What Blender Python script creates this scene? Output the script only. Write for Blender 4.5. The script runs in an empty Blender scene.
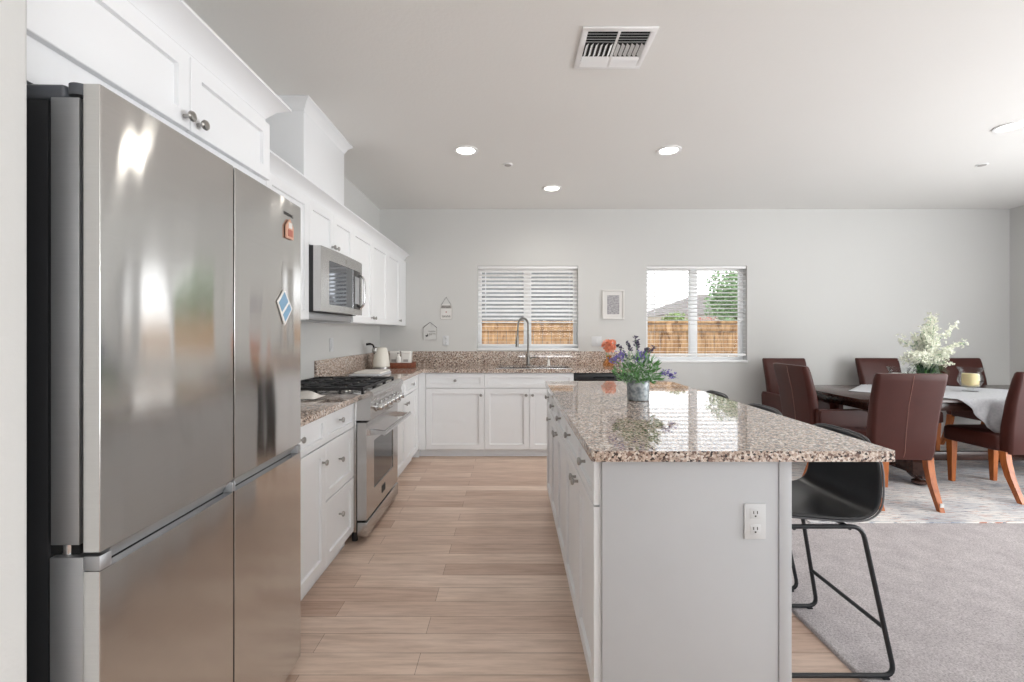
import bpy, bmesh, math, random
from mathutils import Vector, Matrix
random.seed(7)
R = math.radians
sc = bpy.context.scene
COL = sc.collection

# ------------------------------------------------------------------ camera, sky, sun, large lights, exposure
F_PX = 455.0
cd = bpy.data.cameras.new('camera'); cam = bpy.data.objects.new('camera', cd); COL.objects.link(cam)
cam.location = (0, 0, 1.30); cam.rotation_euler = (R(90), 0, 0)
cd.sensor_width = 36; cd.lens = F_PX / 1024 * 36; cd.shift_y = -9 / 1024; cd.clip_start = 0.02; cd.clip_end = 300
sc.camera = cam
w = bpy.data.worlds.new('sky'); sc.world = w; w.use_nodes = True
wt = w.node_tree; bg = wt.nodes['Background']
tc = wt.nodes.new('ShaderNodeTexCoord'); sx = wt.nodes.new('ShaderNodeSeparateXYZ'); cr = wt.nodes.new('ShaderNodeValToRGB')
wt.links.new(tc.outputs['Generated'], sx.inputs[0]); wt.links.new(sx.outputs['Z'], cr.inputs[0]); wt.links.new(cr.outputs[0], bg.inputs[0])
cr.color_ramp.elements[0].position = 0.0; cr.color_ramp.elements[0].color = (1, 1, 1, 1)
cr.color_ramp.elements[1].position = 0.45; cr.color_ramp.elements[1].color = (0.82, 0.92, 1.0, 1)
bg.inputs[1].default_value = 3.0
def light(name, kind, loc, rot, energy, color=(1, 1, 1), **kw):
    l = bpy.data.lights.new(name, kind); l.energy = energy; l.color = color
    for k, v in kw.items(): setattr(l, k, v)
    o = bpy.data.objects.new(name, l); o.location = loc; o.rotation_euler = rot; COL.objects.link(o); return o
light('sun', 'SUN', (0, -5, 10), (R(42), 0, R(-25)), 2.0, (1.0, 0.96, 0.88), angle=R(1))
# added fill lights inside the unseen side and rear openings, tilted up at the ceiling
light('added_side_fill', 'AREA', (5.70, 1.2, 1.25), (0, R(118), 0), 150, (0.97, 0.985, 1.0), shape='RECTANGLE', size=2.2, size_y=3.4)
light('added_rear_uplight', 'AREA', (2.4, -3.85, 1.45), (R(155), 0, 0), 125, (0.97, 0.985, 1.0), shape='RECTANGLE', size=3.4, size_y=1.6)
sc.view_settings.view_transform = 'Standard'; sc.view_settings.look = 'None'
sc.view_settings.exposure = 0.0; sc.view_settings.gamma = 1; sc.view_settings.use_curve_mapping = False

# ------------------------------------------------------------------ materials
def lin(c):
    return tuple(((x / 255) / 12.92 if x / 255 <= 0.04045 else ((x / 255 + 0.055) / 1.055) ** 2.4) for x in c)
def S(r, g, b): return lin((r, g, b)) + (1,)
def mat(name, col, rough=0.5, metal=0.0, spec=0.5, **kw):
    m = bpy.data.materials.new(name); m.use_nodes = True
    p = m.node_tree.nodes['Principled BSDF']
    p.inputs['Base Color'].default_value = col; p.inputs['Roughness'].default_value = rough
    p.inputs['Metallic'].default_value = metal; p.inputs['Specular IOR Level'].default_value = spec
    for k, v in kw.items(): p.inputs[k.replace('_', ' ')].default_value = v
    return m
def nd(m, t, **kw):
    n = m.node_tree.nodes.new(t)
    for k, v in kw.items():
        if hasattr(n, k): setattr(n, k, v)
        else: n.inputs[k].default_value = v
    return n
def lk(m, a, b): m.node_tree.links.new(a, b)
def P(m): return m.node_tree.nodes['Principled BSDF']
def coords(m, scale=(1, 1, 1), loc=(0, 0, 0), rot=(0, 0, 0)):
    t = nd(m, 'ShaderNodeTexCoord'); mp = nd(m, 'ShaderNodeMapping')
    mp.inputs['Scale'].default_value = scale; mp.inputs['Location'].default_value = loc; mp.inputs['Rotation'].default_value = rot
    lk(m, t.outputs['Object'], mp.inputs['Vector']); return mp.outputs[0]
def ramp(m, src, stops, interp='LINEAR'):
    r = nd(m, 'ShaderNodeValToRGB'); e = r.color_ramp.elements; r.color_ramp.interpolation = interp
    while len(e) < len(stops): e.new(0.5)
    for k, (p, c) in enumerate(stops): e[k].position = p; e[k].color = c
    lk(m, src, r.inputs[0]); return r.outputs[0]
def mix(m, f, a, b, mode='MIX'):
    n = nd(m, 'ShaderNodeMix', data_type='RGBA', blend_type=mode)
    for i, s in ((0, f), (6, a), (7, b)):
        if hasattr(s, 'links'): lk(m, s, n.inputs[i])
        else: n.inputs[i].default_value = s
    return n.outputs[2]
def bump(m, src, strength=0.2, dist=0.002):
    b = nd(m, 'ShaderNodeBump'); b.inputs['Strength'].default_value = strength; b.inputs['Distance'].default_value = dist
    lk(m, src, b.inputs['Height']); lk(m, b.outputs[0], P(m).inputs['Normal'])
def noise(m, vec, scale, detail=4, rough=0.5):
    n = nd(m, 'ShaderNodeTexNoise'); n.inputs['Scale'].default_value = scale; n.inputs['Detail'].default_value = detail
    n.inputs['Roughness'].default_value = rough; lk(m, vec, n.inputs['Vector']); return n.outputs[0]

def paint(name, col, bs=0.15, sc_=90):
    m = mat(name, col, 0.75, spec=0.25); v = coords(m); n = noise(m, v, sc_, 3); bump(m, n, bs, 0.003)
    n2 = noise(m, v, 1.2, 2); c2 = tuple(x * 0.97 for x in col[:3]) + (1,)
    lk(m, mix(m, n2, c2, col), P(m).inputs['Base Color']); return m
M = {}
M['wall'] = paint('wall_paint', S(211, 211, 209)); M['ceiling'] = paint('ceiling_paint', S(240, 239, 236), 0.25, 60)
M['trim'] = mat('white_trim', S(246, 246, 246), 0.4)
M['cab'] = mat('cabinet_white', S(236, 237, 239), 0.38, spec=0.4)
v = coords(M['cab']); n = noise(M['cab'], v, 3, 2); lk(M['cab'], mix(M['cab'], n, S(233, 235, 237), S(238, 239, 241)), P(M['cab']).inputs['Base Color'])
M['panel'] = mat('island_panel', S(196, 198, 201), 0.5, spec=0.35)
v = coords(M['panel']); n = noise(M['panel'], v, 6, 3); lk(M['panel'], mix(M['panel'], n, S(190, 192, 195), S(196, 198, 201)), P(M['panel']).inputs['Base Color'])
M['dark'] = mat('dark_gap', S(18, 18, 19), 0.6)
M['case'] = mat('fridge_case', S(38, 39, 42), 0.45)
M['cap'] = mat('hinge_plastic', S(88, 92, 98), 0.45)
M['black'] = mat('black_gloss', S(16, 17, 19), 0.12)
M['iron'] = mat('cast_iron', S(26, 27, 30), 0.5, spec=0.6)
v = coords(M['iron']); bump(M['iron'], noise(M['iron'], v, 300, 2), 0.3, 0.001)
M['nickel'] = mat('nickel', S(170, 168, 165), 0.28, 1.0)
M['faucet'] = mat('faucet_nickel', S(128, 126, 122), 0.3, 1.0); M['chrome'] = mat('chrome', S(205, 205, 206), 0.16, 1.0)

def steel(name, col, rough, aniso, wav=0.0, rot=0.0):
    m = mat(name, col, rough, 1.0); p = P(m); p.inputs['Anisotropic'].default_value = aniso
    p.inputs['Anisotropic Rotation'].default_value = rot
    t = nd(m, 'ShaderNodeTangent', direction_type='RADIAL', axis='Z'); lk(m, t.outputs[0], p.inputs['Tangent'])
    v = coords(m, (6, 6, 900)); n = noise(m, v, 1.0, 2)
    c = mix(m, n, tuple(x * 0.93 for x in col[:3]) + (1,), tuple(min(1, x * 1.05) for x in col[:3]) + (1,))
    lk(m, c, p.inputs['Base Color'])
    if wav:
        v2 = coords(m, (1, 5.0, 0.9), (0, 0.3, 0), (R(8), 0, 0)); n2 = noise(m, v2, 1.6, 1); bump(m, n2, wav, 0.012)
    return m
M['steel'] = steel('fridge_steel', S(212, 211, 209), 0.115, 0.95, 0.22, 0.25)
M['steel_side'] = steel('fridge_side_steel', S(186, 188, 191), 0.48, 0.3)
M['steel_app'] = steel('appliance_steel', S(200, 199, 198), 0.27, 0.4)

def granite():
    m = mat('granite', (0.5, 0.45, 0.4, 1), 0.04, spec=1.0); v = coords(m)
    vo = nd(m, 'ShaderNodeTexVoronoi'); vo.inputs['Scale'].default_value = 150; lk(m, v, vo.inputs['Vector'])
    sp = nd(m, 'ShaderNodeSeparateColor'); lk(m, vo.outputs['Color'], sp.inputs[0])
    c1 = ramp(m, sp.outputs[0], [(0.0, S(52, 40, 38)), (0.12, S(128, 104, 94)), (0.22, S(190, 170, 156)), (0.5, S(208, 192, 178)), (0.72, S(228, 218, 208)), (0.93, S(168, 146, 130))], 'CONSTANT')
    n = noise(m, v, 70, 5, 0.7); f = ramp(m, n, [(0.40, (0, 0, 0, 1)), (0.47, (1, 1, 1, 1))])
    c2 = mix(m, f, S(120, 98, 88), c1)
    n3 = noise(m, v, 75, 4, 0.7); f3 = ramp(m, n3, [(0.36, (0, 0, 0, 1)), (0.39, (1, 1, 1, 1))])
    lk(m, mix(m, f3, S(58, 46, 44), c2), P(m).inputs['Base Color']); return m
M['granite'] = granite()
def granite_edge():
    m = granite(); m.name = 'granite_broken_edge'; return m

def woodfloor():
    m = mat('plank_floor', (0.5, 0.4, 0.3, 1), 0.42, spec=0.35)
    v = coords(m, (1, 1, 1), (0.37, 0.045, 0))
    br = nd(m, 'ShaderNodeTexBrick', offset=0.37, offset_frequency=2, squash=1.0)
    br.inputs['Scale'].default_value = 1; br.inputs['Brick Width'].default_value = 1.18; br.inputs['Row Height'].default_value = 0.118
    br.inputs['Mortar Size'].default_value = 0.0011; br.inputs['Mortar Smooth'].default_value = 0.3; br.inputs['Bias'].default_value = 0.0
    br.inputs['Color1'].default_value = S(226, 206, 190); br.inputs['Color2'].default_value = S(196, 168, 150); br.inputs['Mortar'].default_value = S(140, 114, 98)
    lk(m, v, br.inputs['Vector'])
    v2 = coords(m, (1.2, 14, 1)); n = noise(m, v2, 3.0, 6, 0.65)
    g = ramp(m, n, [(0.3, (0.78, 0.74, 0.71, 1)), (0.6, (1.06, 1.06, 1.06, 1))])
    c = mix(m, 1.0, br.outputs['Color'], g, 'MULTIPLY')
    v3 = coords(m, (0.8, 5, 1)); n3 = noise(m, v3, 1.3, 2); g3 = ramp(m, n3, [(0.35, (0.93, 0.90, 0.88, 1)), (0.65, (1.03, 1.03, 1.04, 1))])
    lk(m, mix(m, 1.0, c, g3, 'MULTIPLY'), P(m).inputs['Base Color']); return m
M['floor'] = woodfloor()
def carpet():
    m = mat('carpet_pile', (0.5, 0.5, 0.5, 1), 0.95, spec=0.05); v = coords(m)
    n = noise(m, v, 140, 6, 0.8); n2 = noise(m, v, 9, 3)
    c = ramp(m, n, [(0.30, S(138, 131, 131)), (0.5, S(202, 195, 195)), (0.7, S(236, 230, 230))])
    c2 = ramp(m, n2, [(0.3, (0.88, 0.87, 0.88, 1)), (0.7, (1.05, 1.05, 1.05, 1))])
    lk(m, mix(m, 1.0, c, c2, 'MULTIPLY'), P(m).inputs['Base Color']); bump(m, n, 0.9, 0.01); return m
M['carpet'] = carpet()
def rug():
    m = mat('rug_weave', (0.5, 0.5, 0.5, 1), 0.95, spec=0.05)
    v = coords(m); v1 = coords(m, (3, 26, 1), (0, 0, 0), (0, 0, R(16))); v3 = coords(m, (2.4, 34, 1), (3.1, 7, 0), (0, 0, R(24))); v5 = coords(m, (3, 26, 1), (9, 2, 0), (0, 0, R(-12)))
    n = noise(m, v1, 2.6, 6, 0.75); n2 = noise(m, v, 2.2, 3); n3 = noise(m, v3, 2.4, 5, 0.72); n5 = noise(m, v5, 2.0, 6, 0.75)
    base = ramp(m, n, [(0.32, S(132, 140, 156)), (0.42, S(196, 198, 202)), (0.48, S(226, 222, 219)), (0.62, S(236, 232, 228))])
    f3 = ramp(m, n3, [(0.585, (0, 0, 0, 1)), (0.61, (1, 1, 1, 1))]); f4 = ramp(m, n5, [(0.37, (1, 1, 1, 1)), (0.40, (0, 0, 0, 1))])
    c = mix(m, f3, base, S(190, 142, 126)); c = mix(m, f4, c, S(96, 102, 120))
    f2 = ramp(m, n2, [(0.35, S(212, 216, 224)), (0.55, (1, 1, 1, 1))]); lk(m, mix(m, 1.0, c, f2, 'MULTIPLY'), P(m).inputs['Base Color'])
    bump(m, noise(m, v, 300, 2), 0.5, 0.003); return m
M['rug'] = rug()
def leather(name, c1, c2, rough, spec=0.5):
    m = mat(name, c1, rough, spec=spec); v = coords(m); n = noise(m, v, 5, 4); lk(m, mix(m, n, c1, c2), P(m).inputs['Base Color'])
    bump(m, noise(m, v, 160, 3), 0.15, 0.001); return m
M['leather'] = leather('brown_leather', S(58, 25, 20), S(78, 37, 30), 0.42, 0.3)
M['seam'] = mat('seam_thread', S(140, 100, 90), 0.6)
M['stool'] = leather('black_leather', S(26, 28, 31), S(52, 53, 56), 0.34, 0.55)
M['piping'] = mat('grey_piping', S(92, 93, 96), 0.5)
M['metal_black'] = mat('black_metal', S(24, 27, 32), 0.4, spec=0.5)
def wood(name, a, b, rough=0.4, sv=(3, 3, 30)):
    m = mat(name, a, rough); v = coords(m, sv); n = noise(m, v, 2.5, 5, 0.6); lk(m, ramp(m, n, [(0.3, a), (0.7, b)]), P(m).inputs['Base Color']); return m
M['legwood'] = wood('orange_wood', S(150, 78, 34), S(192, 112, 56), 0.35, (14, 14, 2))
M['table'] = wood('dark_table_wood', S(44, 26, 22), S(74, 48, 40), 0.2, (2, 16, 16))
M['traywood'] = wood('tray_wood', S(104, 52, 32), S(140, 78, 52), 0.5, (20, 4, 20))
M['fence'] = wood('fence_wood', S(142, 104, 70), S(206, 168, 126), 0.8, (9, 9, 1.5))
v = coords(M['fence'], (5, 1, 2.2)); n = noise(M['fence'], v, 1.9, 5, 0.7); pc = P(M['fence']).inputs['Base Color']; src = pc.links[0].from_socket
lk(M['fence'], mix(M['fence'], 1.0, src, ramp(M['fence'], n, [(0.36, (0.42, 0.34, 0.28, 1)), (0.47, (1, 1, 1, 1))]), 'MULTIPLY'), pc)
M['cloth'] = mat('linen', S(205, 206, 208), 0.9, spec=0.1); v = coords(M['cloth'], (1, 1, 1)); n = noise(M['cloth'], v, 60, 4); lk(M['cloth'], mix(M['cloth'], n, S(176, 180, 188), S(222, 222, 224)), P(M['cloth']).inputs['Base Color']); bump(M['cloth'], n, 0.3, 0.002)
M['white'] = mat('white_ceramic', S(236, 234, 230), 0.25)
M['cream'] = mat('cream_enamel', S(232, 228, 218), 0.25)
M['wax'] = mat('cream_wax', S(236, 218, 168), 0.5, Subsurface_Weight=0.2)
M['waxw'] = mat('white_wax', S(236, 232, 226), 0.5)
M['slat'] = mat('blind_slat', S(248, 248, 248), 0.45)
M['leaf'] = mat('leaf_green', S(96, 148, 84), 0.5); M['leaf2'] = mat('leaf_pale', S(158, 186, 158), 0.5)
M['leafd'] = mat('leaf_dark', S(38, 66, 42), 0.45)
M['petalw'] = mat('petal_white', S(246, 248, 232), 0.6); M['petalp'] = mat('petal_purple', S(128, 116, 190), 0.6); M['spike'] = mat('spike_dark_purple', S(84, 74, 104), 0.6)
M['petalo'] = mat('petal_orange', S(255, 178, 146), 0.5, Subsurface_Weight=0.0); P(M['petalo']).inputs['Emission Strength'].default_value = 0.0
M['galv'] = mat('galvanised', S(150, 156, 160), 0.5, 0.6); v = coords(M['galv']); n = noise(M['galv'], v, 45, 4); lk(M['galv'], ramp(M['galv'], n, [(0.35, S(120, 128, 134)), (0.65, S(178, 184, 186))]), P(M['galv']).inputs['Base Color'])
M['potbrown'] = mat('brown_pot', S(70, 50, 42), 0.4)
M['roof'] = mat('roof_shingle', S(106, 97, 93), 0.9); M['stucco'] = mat('stucco', S(212, 202, 192), 0.9)
M['siding'] = mat('grey_siding', S(104, 104, 105), 0.8)
M['ground'] = mat('gravel', S(150, 140, 126), 0.95); v = coords(M['ground']); n = noise(M['ground'], v, 20, 4); lk(M['ground'], mix(M['ground'], n, S(130, 120, 106), S(176, 166, 150)), P(M['ground']).inputs['Base Color'])
M['tree'] = mat('tree_leaf', S(124, 152, 108), 0.6); M['bush'] = mat('bush_leaf', S(138, 158, 100), 0.6); M['redbush'] = mat('red_leaf', S(176, 110, 100), 0.6)
M['bark'] = mat('bark', S(96, 78, 62), 0.9); M['ink'] = mat('ink', S(60, 58, 58), 0.7); M['rust'] = mat('terracotta_ink', S(176, 110, 96), 0.7)
M['signw'] = mat('sign_board', S(222, 220, 217), 0.7); M['outletw'] = mat('outlet_plastic', S(214, 216, 218), 0.4); M['signg'] = mat('sign_grey', S(176, 172, 168), 0.7)
M['print'] = mat('print_grey', S(160, 158, 160), 0.7)
v = coords(M['print'], (40, 1, 90)); n = noise(M['print'], v, 1, 3); lk(M['print'], ramp(M['print'], n, [(0.4, S(146, 144, 148)), (0.6, S(184, 182, 184))]), P(M['print']).inputs['Base Color'])
M['blue'] = mat('magnet_blue', S(120, 160, 190), 0.3); M['orange'] = mat('magnet_orange', S(206, 160, 138), 0.4)
def emis(name, col, s):
    m = bpy.data.materials.new(name); m.use_nodes = True; nt = m.node_tree; nt.nodes.clear()
    e = nt.nodes.new('ShaderNodeEmission'); o = nt.nodes.new('ShaderNodeOutputMaterial'); e.inputs[0].default_value = col; e.inputs[1].default_value = s
    nt.links.new(e.outputs[0], o.inputs[0]); return m
M['lamp'] = emis('lamp_lens', (1, 0.96, 0.88, 1), 14)
def glass(name, tint=(1, 1, 1, 1), base=0.03):
    m = bpy.data.materials.new(name); m.use_nodes = True; nt = m.node_tree; nt.nodes.clear()
    o = nt.nodes.new('ShaderNodeOutputMaterial'); t = nt.nodes.new('ShaderNodeBsdfTransparent'); g = nt.nodes.new('ShaderNodeBsdfGlossy'); mx = nt.nodes.new('ShaderNodeMixShader'); fr = nt.nodes.new('ShaderNodeLayerWeight')
    t.inputs[0].default_value = tint; g.inputs['Roughness'].default_value = 0.02; fr.inputs[0].default_value = 0.12 + base
    mu = nt.nodes.new('ShaderNodeMath'); mu.operation = 'MULTIPLY'; mu.inputs[1].default_value = 0.45; nt.links.new(fr.outputs['Fresnel'], mu.inputs[0]); nt.links.new(mu.outputs[0], mx.inputs[0]); nt.links.new(t.outputs[0], mx.inputs[1]); nt.links.new(g.outputs[0], mx.inputs[2]); nt.links.new(mx.outputs[0], o.inputs[0]); return m
M['glass'] = glass('window_glass'); M['vase'] = glass('clear_vase', (0.97, 0.98, 0.98, 1), 0.1); M['amber'] = glass('amber_vase', (0.97, 0.82, 0.66, 1), 0.08)
M['ovenglass'] = mat('oven_glass', S(58, 58, 60), 0.08, spec=0.9)
M['mwglass'] = mat('mirror_door_glass', S(120, 124, 130), 0.05, 0.85)

# ------------------------------------------------------------------ mesh building
ROOT = {}
class B:
    def __init__(s): s.bm = bmesh.new()
    def box(s, x0, x1, y0, y1, z0, z1, bev=0.0, seg=2):
        r = bmesh.ops.create_cube(s.bm, size=1)
        vs = r['verts']
        for v in vs: v.co = Vector(((x0 + x1) / 2 + v.co.x * (x1 - x0), (y0 + y1) / 2 + v.co.y * (y1 - y0), (z0 + z1) / 2 + v.co.z * (z1 - z0)))
        if bev > 0:
            es = list({e for v in vs for e in v.link_edges}); bmesh.ops.bevel(s.bm, geom=es, offset=bev, segments=seg, affect='EDGES', profile=0.5)
        return s
    def ring(s, pts): return [s.bm.verts.new(p) for p in pts]
    def loft(s, rings, closed=True, caps=True):
        rs = [s.ring(r) for r in rings]; n = len(rs[0])
        for a, b in zip(rs[:-1], rs[1:]):
            for i in range(n if closed else n - 1):
                j = (i + 1) % n
                try: s.bm.faces.new((a[i], a[j], b[j], b[i]))
                except ValueError: pass
        if caps and closed:
            s.bm.faces.new(list(reversed(rs[0]))); s.bm.faces.new(rs[-1])
        return s
    def frame(s, d):
        d = Vector(d).normalized(); u = d.cross(Vector((0, 0, 1)))
        if u.length < 1e-3: u = Vector((1, 0, 0))
        u.normalize(); return u, d.cross(u)
    def cyl(s, p0, p1, r0, r1=None, n=16):
        p0 = Vector(p0); p1 = Vector(p1); r1 = r0 if r1 is None else r1; u, v = s.frame(p1 - p0)
        return s.loft([[p + r * (math.cos(2 * math.pi * i / n) * u + math.sin(2 * math.pi * i / n) * v) for i in range(n)] for p, r in ((p0, r0), (p1, r1))])
    def tube(s, pts, r, n=8, closed=False):
        pts = [Vector(p) for p in pts]; m = len(pts); rings = []; u = None
        for k in range(m):
            if closed: d = pts[(k + 1) % m] - pts[k - 1]
            else: d = pts[min(k + 1, m - 1)] - pts[max(k - 1, 0)]
            d.normalize()
            if u is None: u, _ = s.frame(d)
            else:
                u = u - d * u.dot(d); u.normalize()
            v = d.cross(u); rr = r[k] if isinstance(r, (list, tuple)) else r
            rings.append([pts[k] + rr * (math.cos(2 * math.pi * i / n) * u + math.sin(2 * math.pi * i / n) * v) for i in range(n)])
        if closed: rings.append(rings[0])
        return s.loft(rings, caps=not closed)
    def lathe(s, prof, c=(0, 0, 0), axis='Z', n=24):
        c = Vector(c); rings = []
        for r, h in prof:
            ring = []
            for i in range(n):
                a = 2 * math.pi * i / n; x, y = max(r, 1e-4) * math.cos(a), max(r, 1e-4) * math.sin(a)
                ring.append(c + {'Z': Vector((x, y, h)), 'X': Vector((h, x, y)), 'Y': Vector((y, h, x)), '-X': Vector((-h, y, x)), '-Y': Vector((x, -h, y))}[axis])
            rings.append(ring)
        return s.loft(rings)
    def ball(s, c, r, sub=2, sq=(1, 1, 1)):
        q = bmesh.ops.create_icosphere(s.bm, subdivisions=sub, radius=r)
        for v in q['verts']: v.co = Vector((v.co.x * sq[0], v.co.y * sq[1], v.co.z * sq[2])) + Vector(c)
        return s
    def poly(s, pts, ext):
        a = s.ring(pts); ext = Vector(ext); b = s.ring([Vector(p) + ext for p in pts]); n = len(a)
        s.bm.faces.new(a); s.bm.faces.new(list(reversed(b)))
        for i in range(n): s.bm.faces.new((a[i], b[i], b[(i + 1) % n], a[(i + 1) % n]))
        return s
    def leaf(s, c, d, l, wd, curl=0.0):
        d = Vector(d).normalized(); u, v = s.frame(d); a = random.uniform(0, 6.3); u2 = math.cos(a) * u + math.sin(a) * v; nn = d.cross(u2)
        c = Vector(c); m = c + d * l * 0.5 + nn * curl * l * 0.25
        vs = s.ring([c, m + u2 * wd / 2, c + d * l - nn * curl * l * 0.1, m - u2 * wd / 2]); s.bm.faces.new(vs); return s
    def shaker(s, o, n, wd, h, t=0.02, rail=0.057, rec=0.012):
        """door slab: o = lower corner of the BACK face, n = outward axis ('+X','-X','-Y'); width along +Y (X doors) or +X (Y doors)"""
        ax = {'+X': (Vector((0, 1, 0)), Vector((1, 0, 0))), '-X': (Vector((0, 1, 0)), Vector((-1, 0, 0))), '-Y': (Vector((1, 0, 0)), Vector((0, -1, 0)))}[n]
        u, nn = ax; up = Vector((0, 0, 1)); o = Vector(o)
        def q(a, b, c): return o + u * a + up * b + nn * c
        def rg(i, c): return [q(i, i, c), q(wd - i, i, c), q(wd - i, h - i, c), q(i, h - i, c)]
        rr = rail if rail < h * 0.36 else h * 0.3
        rings = [rg(0, 0), rg(0, t - 0.002), rg(0.002, t), rg(rr - 0.003, t), rg(rr, t - rec), ]
        rs = [s.ring(r) for r in rings]
        for a, b in zip(rs[:-1], rs[1:]):
            for i in range(4): s.bm.faces.new((a[i], a[(i + 1) % 4], b[(i + 1) % 4], b[i]))
        s.bm.faces.new(rs[-1]); s.bm.faces.new(list(reversed(rs[0]))); return s
    def build(s, name, m, parent=None, smooth=35, rec=True):
        if rec: bmesh.ops.recalc_face_normals(s.bm, faces=s.bm.faces)
        me = bpy.data.meshes.new(name)
        r = parent
        while r is not None and r.parent is not None: r = r.parent
        if r is not None and r.name in ROOT: bmesh.ops.translate(s.bm, verts=s.bm.verts, vec=-ROOT[r.name])
        s.bm.to_mesh(me); s.bm.free()
        me.materials.append(m if not isinstance(m, str) else M[m])
        if smooth: me.shade_smooth(); me.set_sharp_from_angle(angle=R(smooth))
        o = bpy.data.objects.new(name, me); COL.objects.link(o)
        if parent is not None: o.parent = parent
        return o
def thing(name, label, cat, loc=(0, 0, 0), group=None):
    o = bpy.data.objects.new(name, None); COL.objects.link(o); o.location = loc; o.empty_display_size = 0.05
    o['label'] = label; o['category'] = cat
    if group: o['group'] = group
    ROOT[o.name] = Vector(loc); return o
def tag(o, label, cat, group=None, kind=None):
    o['label'] = label; o['category'] = cat
    if group: o['group'] = group
    if kind: o['kind'] = kind
    return o
def struct(o, kind='structure'): o['kind'] = kind; return o
def dup(o, parent=None):
    c = o.copy(); COL.objects.link(c); c.parent = parent
    for ch in list(o.children): dup(ch, c)
    return c
def rrect(cx, cy, hw, hd, r, z, n=5):
    pts = []
    for qx, qy, a0 in ((1, 1, 0), (-1, 1, 90), (-1, -1, 180), (1, -1, 270)):
        for i in range(n):
            a = R(a0 + 90 * i / (n - 1)); pts.append((cx + qx * (hw - r) + r * math.cos(a), cy + qy * (hd - r) + r * math.sin(a), z))
    return pts
def smoothpath(pts, n=6):
    """catmull-rom through pts"""
    P_ = [Vector(p) for p in pts]; P_ = [P_[0] * 2 - P_[1]] + P_ + [P_[-1] * 2 - P_[-2]]; out = []
    for i in range(1, len(P_) - 2):
        for k in range(n):
            t = k / n; a, b, c, d = P_[i - 1:i + 3]
            out.append(0.5 * ((2 * b) + (c - a) * t + (2 * a - 5 * b + 4 * c - d) * t * t + (3 * b - a - 3 * c + d) * t ** 3))
    out.append(P_[-2]); return out
def roundpath(pts, r, n=5, closed=False):
    """polyline with rounded corners"""
    P_ = [Vector(p) for p in pts]; m = len(P_); out = []
    for i in range(m):
        if not closed and i in (0, m - 1): out.append(P_[i]); continue
        a, b, c = P_[i - 1], P_[i], P_[(i + 1) % m]; u = (a - b).normalized(); v = (c - b).normalized()
        p, q = b + u * r, b + v * r
        for k in range(n + 1):
            t = k / n; out.append((1 - t) ** 2 * p + 2 * t * (1 - t) * b + t * t * q)
    return out

# ------------------------------------------------------------------ the setting
XL, XR, YB, YR, ZC = -1.55, 5.83, 5.33, -4.0, 2.743
CARP = 1.30
W1 = (-0.405, 0.775, 1.105, 2.075); W2 = (1.575, 2.755, 0.965, 2.075)
b = B(); b.box(XL - 0.2, CARP, YR, YB + 0.02, -0.2, 0.0); struct(b.build('floor', 'floor', smooth=0))
b = B(); b.box(CARP, XR + 0.2, YR, YB + 0.02, -0.2, 0.016, 0.012, 3); struct(b.build('floor_carpet', 'carpet', smooth=0))
b = B(); b.box(XL - 0.2, XR + 0.2, YR - 0.2, YB + 0.2, ZC, ZC + 0.15); struct(b.build('ceiling', 'ceiling', smooth=0))
b = B(); b.box(XL - 0.15, XL, YR, YB + 0.15, -0.2, ZC); struct(b.build('wall_left', 'wall', smooth=0))
# back wall built around its two windows
b = B(); T = 0.15; xs = [XL, W1[0], W1[1], W2[0], W2[1], XR]
for i in (0, 2, 4): b.box(xs[i], xs[i + 1], YB, YB + T, -0.2, ZC)
for W in (W1, W2): b.box(W[0], W[1], YB, YB + T, -0.2, W[2]); b.box(W[0], W[1], YB, YB + T, W[3], ZC)
struct(b.build('wall_back', 'wall', smooth=0))
# right wall with an unseen patio door opening, added to let light in
b = B(); b.box(XR, XR + T, 3.0, YB + T, -0.2, ZC); b.box(XR, XR + T, YR, -0.6, -0.2, ZC); b.box(XR, XR + T, -0.6, 3.0, 2.4, ZC); struct(b.build('wall_right', 'wall', smooth=0))
b = B(); b.box(XL, 0.7, YR - T, YR, -0.2, ZC); b.box(4.1, XR + T, YR - T, YR, -0.2, ZC); b.box(0.7, 4.1, YR - T, YR, 2.2, ZC); b.box(0.7, 4.1, YR - T, YR, -0.2, 1.3); struct(b.build('wall_rear', 'wall', smooth=0))  # rear wall, its unseen window opening added as a light source
b = B(); b.box(XL, -0.879, 0.66, 0.83, 0, ZC, 0.01, 3); struct(b.build('wall_stub', 'wall', smooth=35))
# duct chase above the range, with its crown at the ceiling
b = B(); b.box(XL, -1.29, 2.82, 3.50, 2.135, ZC, 0.004); struct(b.build('wall_chase', 'cab', smooth=35))
def crown(name, pts, z0, z1, out, parent=None, m='cab'):
    """crown moulding: pts = polyline (x,y, nx,ny) mitred corners"""
    prof = [(0, 0), (0.006, 0), (0.008, 0.012), (0.42, 0.55), (0.80, 0.80), (0.95, 0.86), (1.0, 0.88), (1.0, 1.0), (0, 1.0)]
    rings = []
    for x, y, nx, ny in pts:
        rings.append([(x + nx * out * a, y + ny * out * a, z0 + (z1 - z0) * c) for a, c in prof])
    bb = B(); bb.loft(rings); return bb.build(name, m, parent, smooth=30)
struct(crown('trim_1', [(XL, 2.82, 0, -1), (-1.29, 2.82, 1, -1), (-1.29, 3.50, 1, 1), (XL, 3.50, 0, 1)], ZC - 0.075, ZC - 0.001, 0.05))
for nm, bx_ in (('baseboard_back', (1.29, XR - 0.001, YB - 0.014, YB)), ('baseboard_right', (XR - 0.014, XR, 3.0, YB - 0.015))):
    b = B(); b.box(*bx_, 0.016, 0.11, 0.004); struct(b.build(nm, 'trim'))

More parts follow.
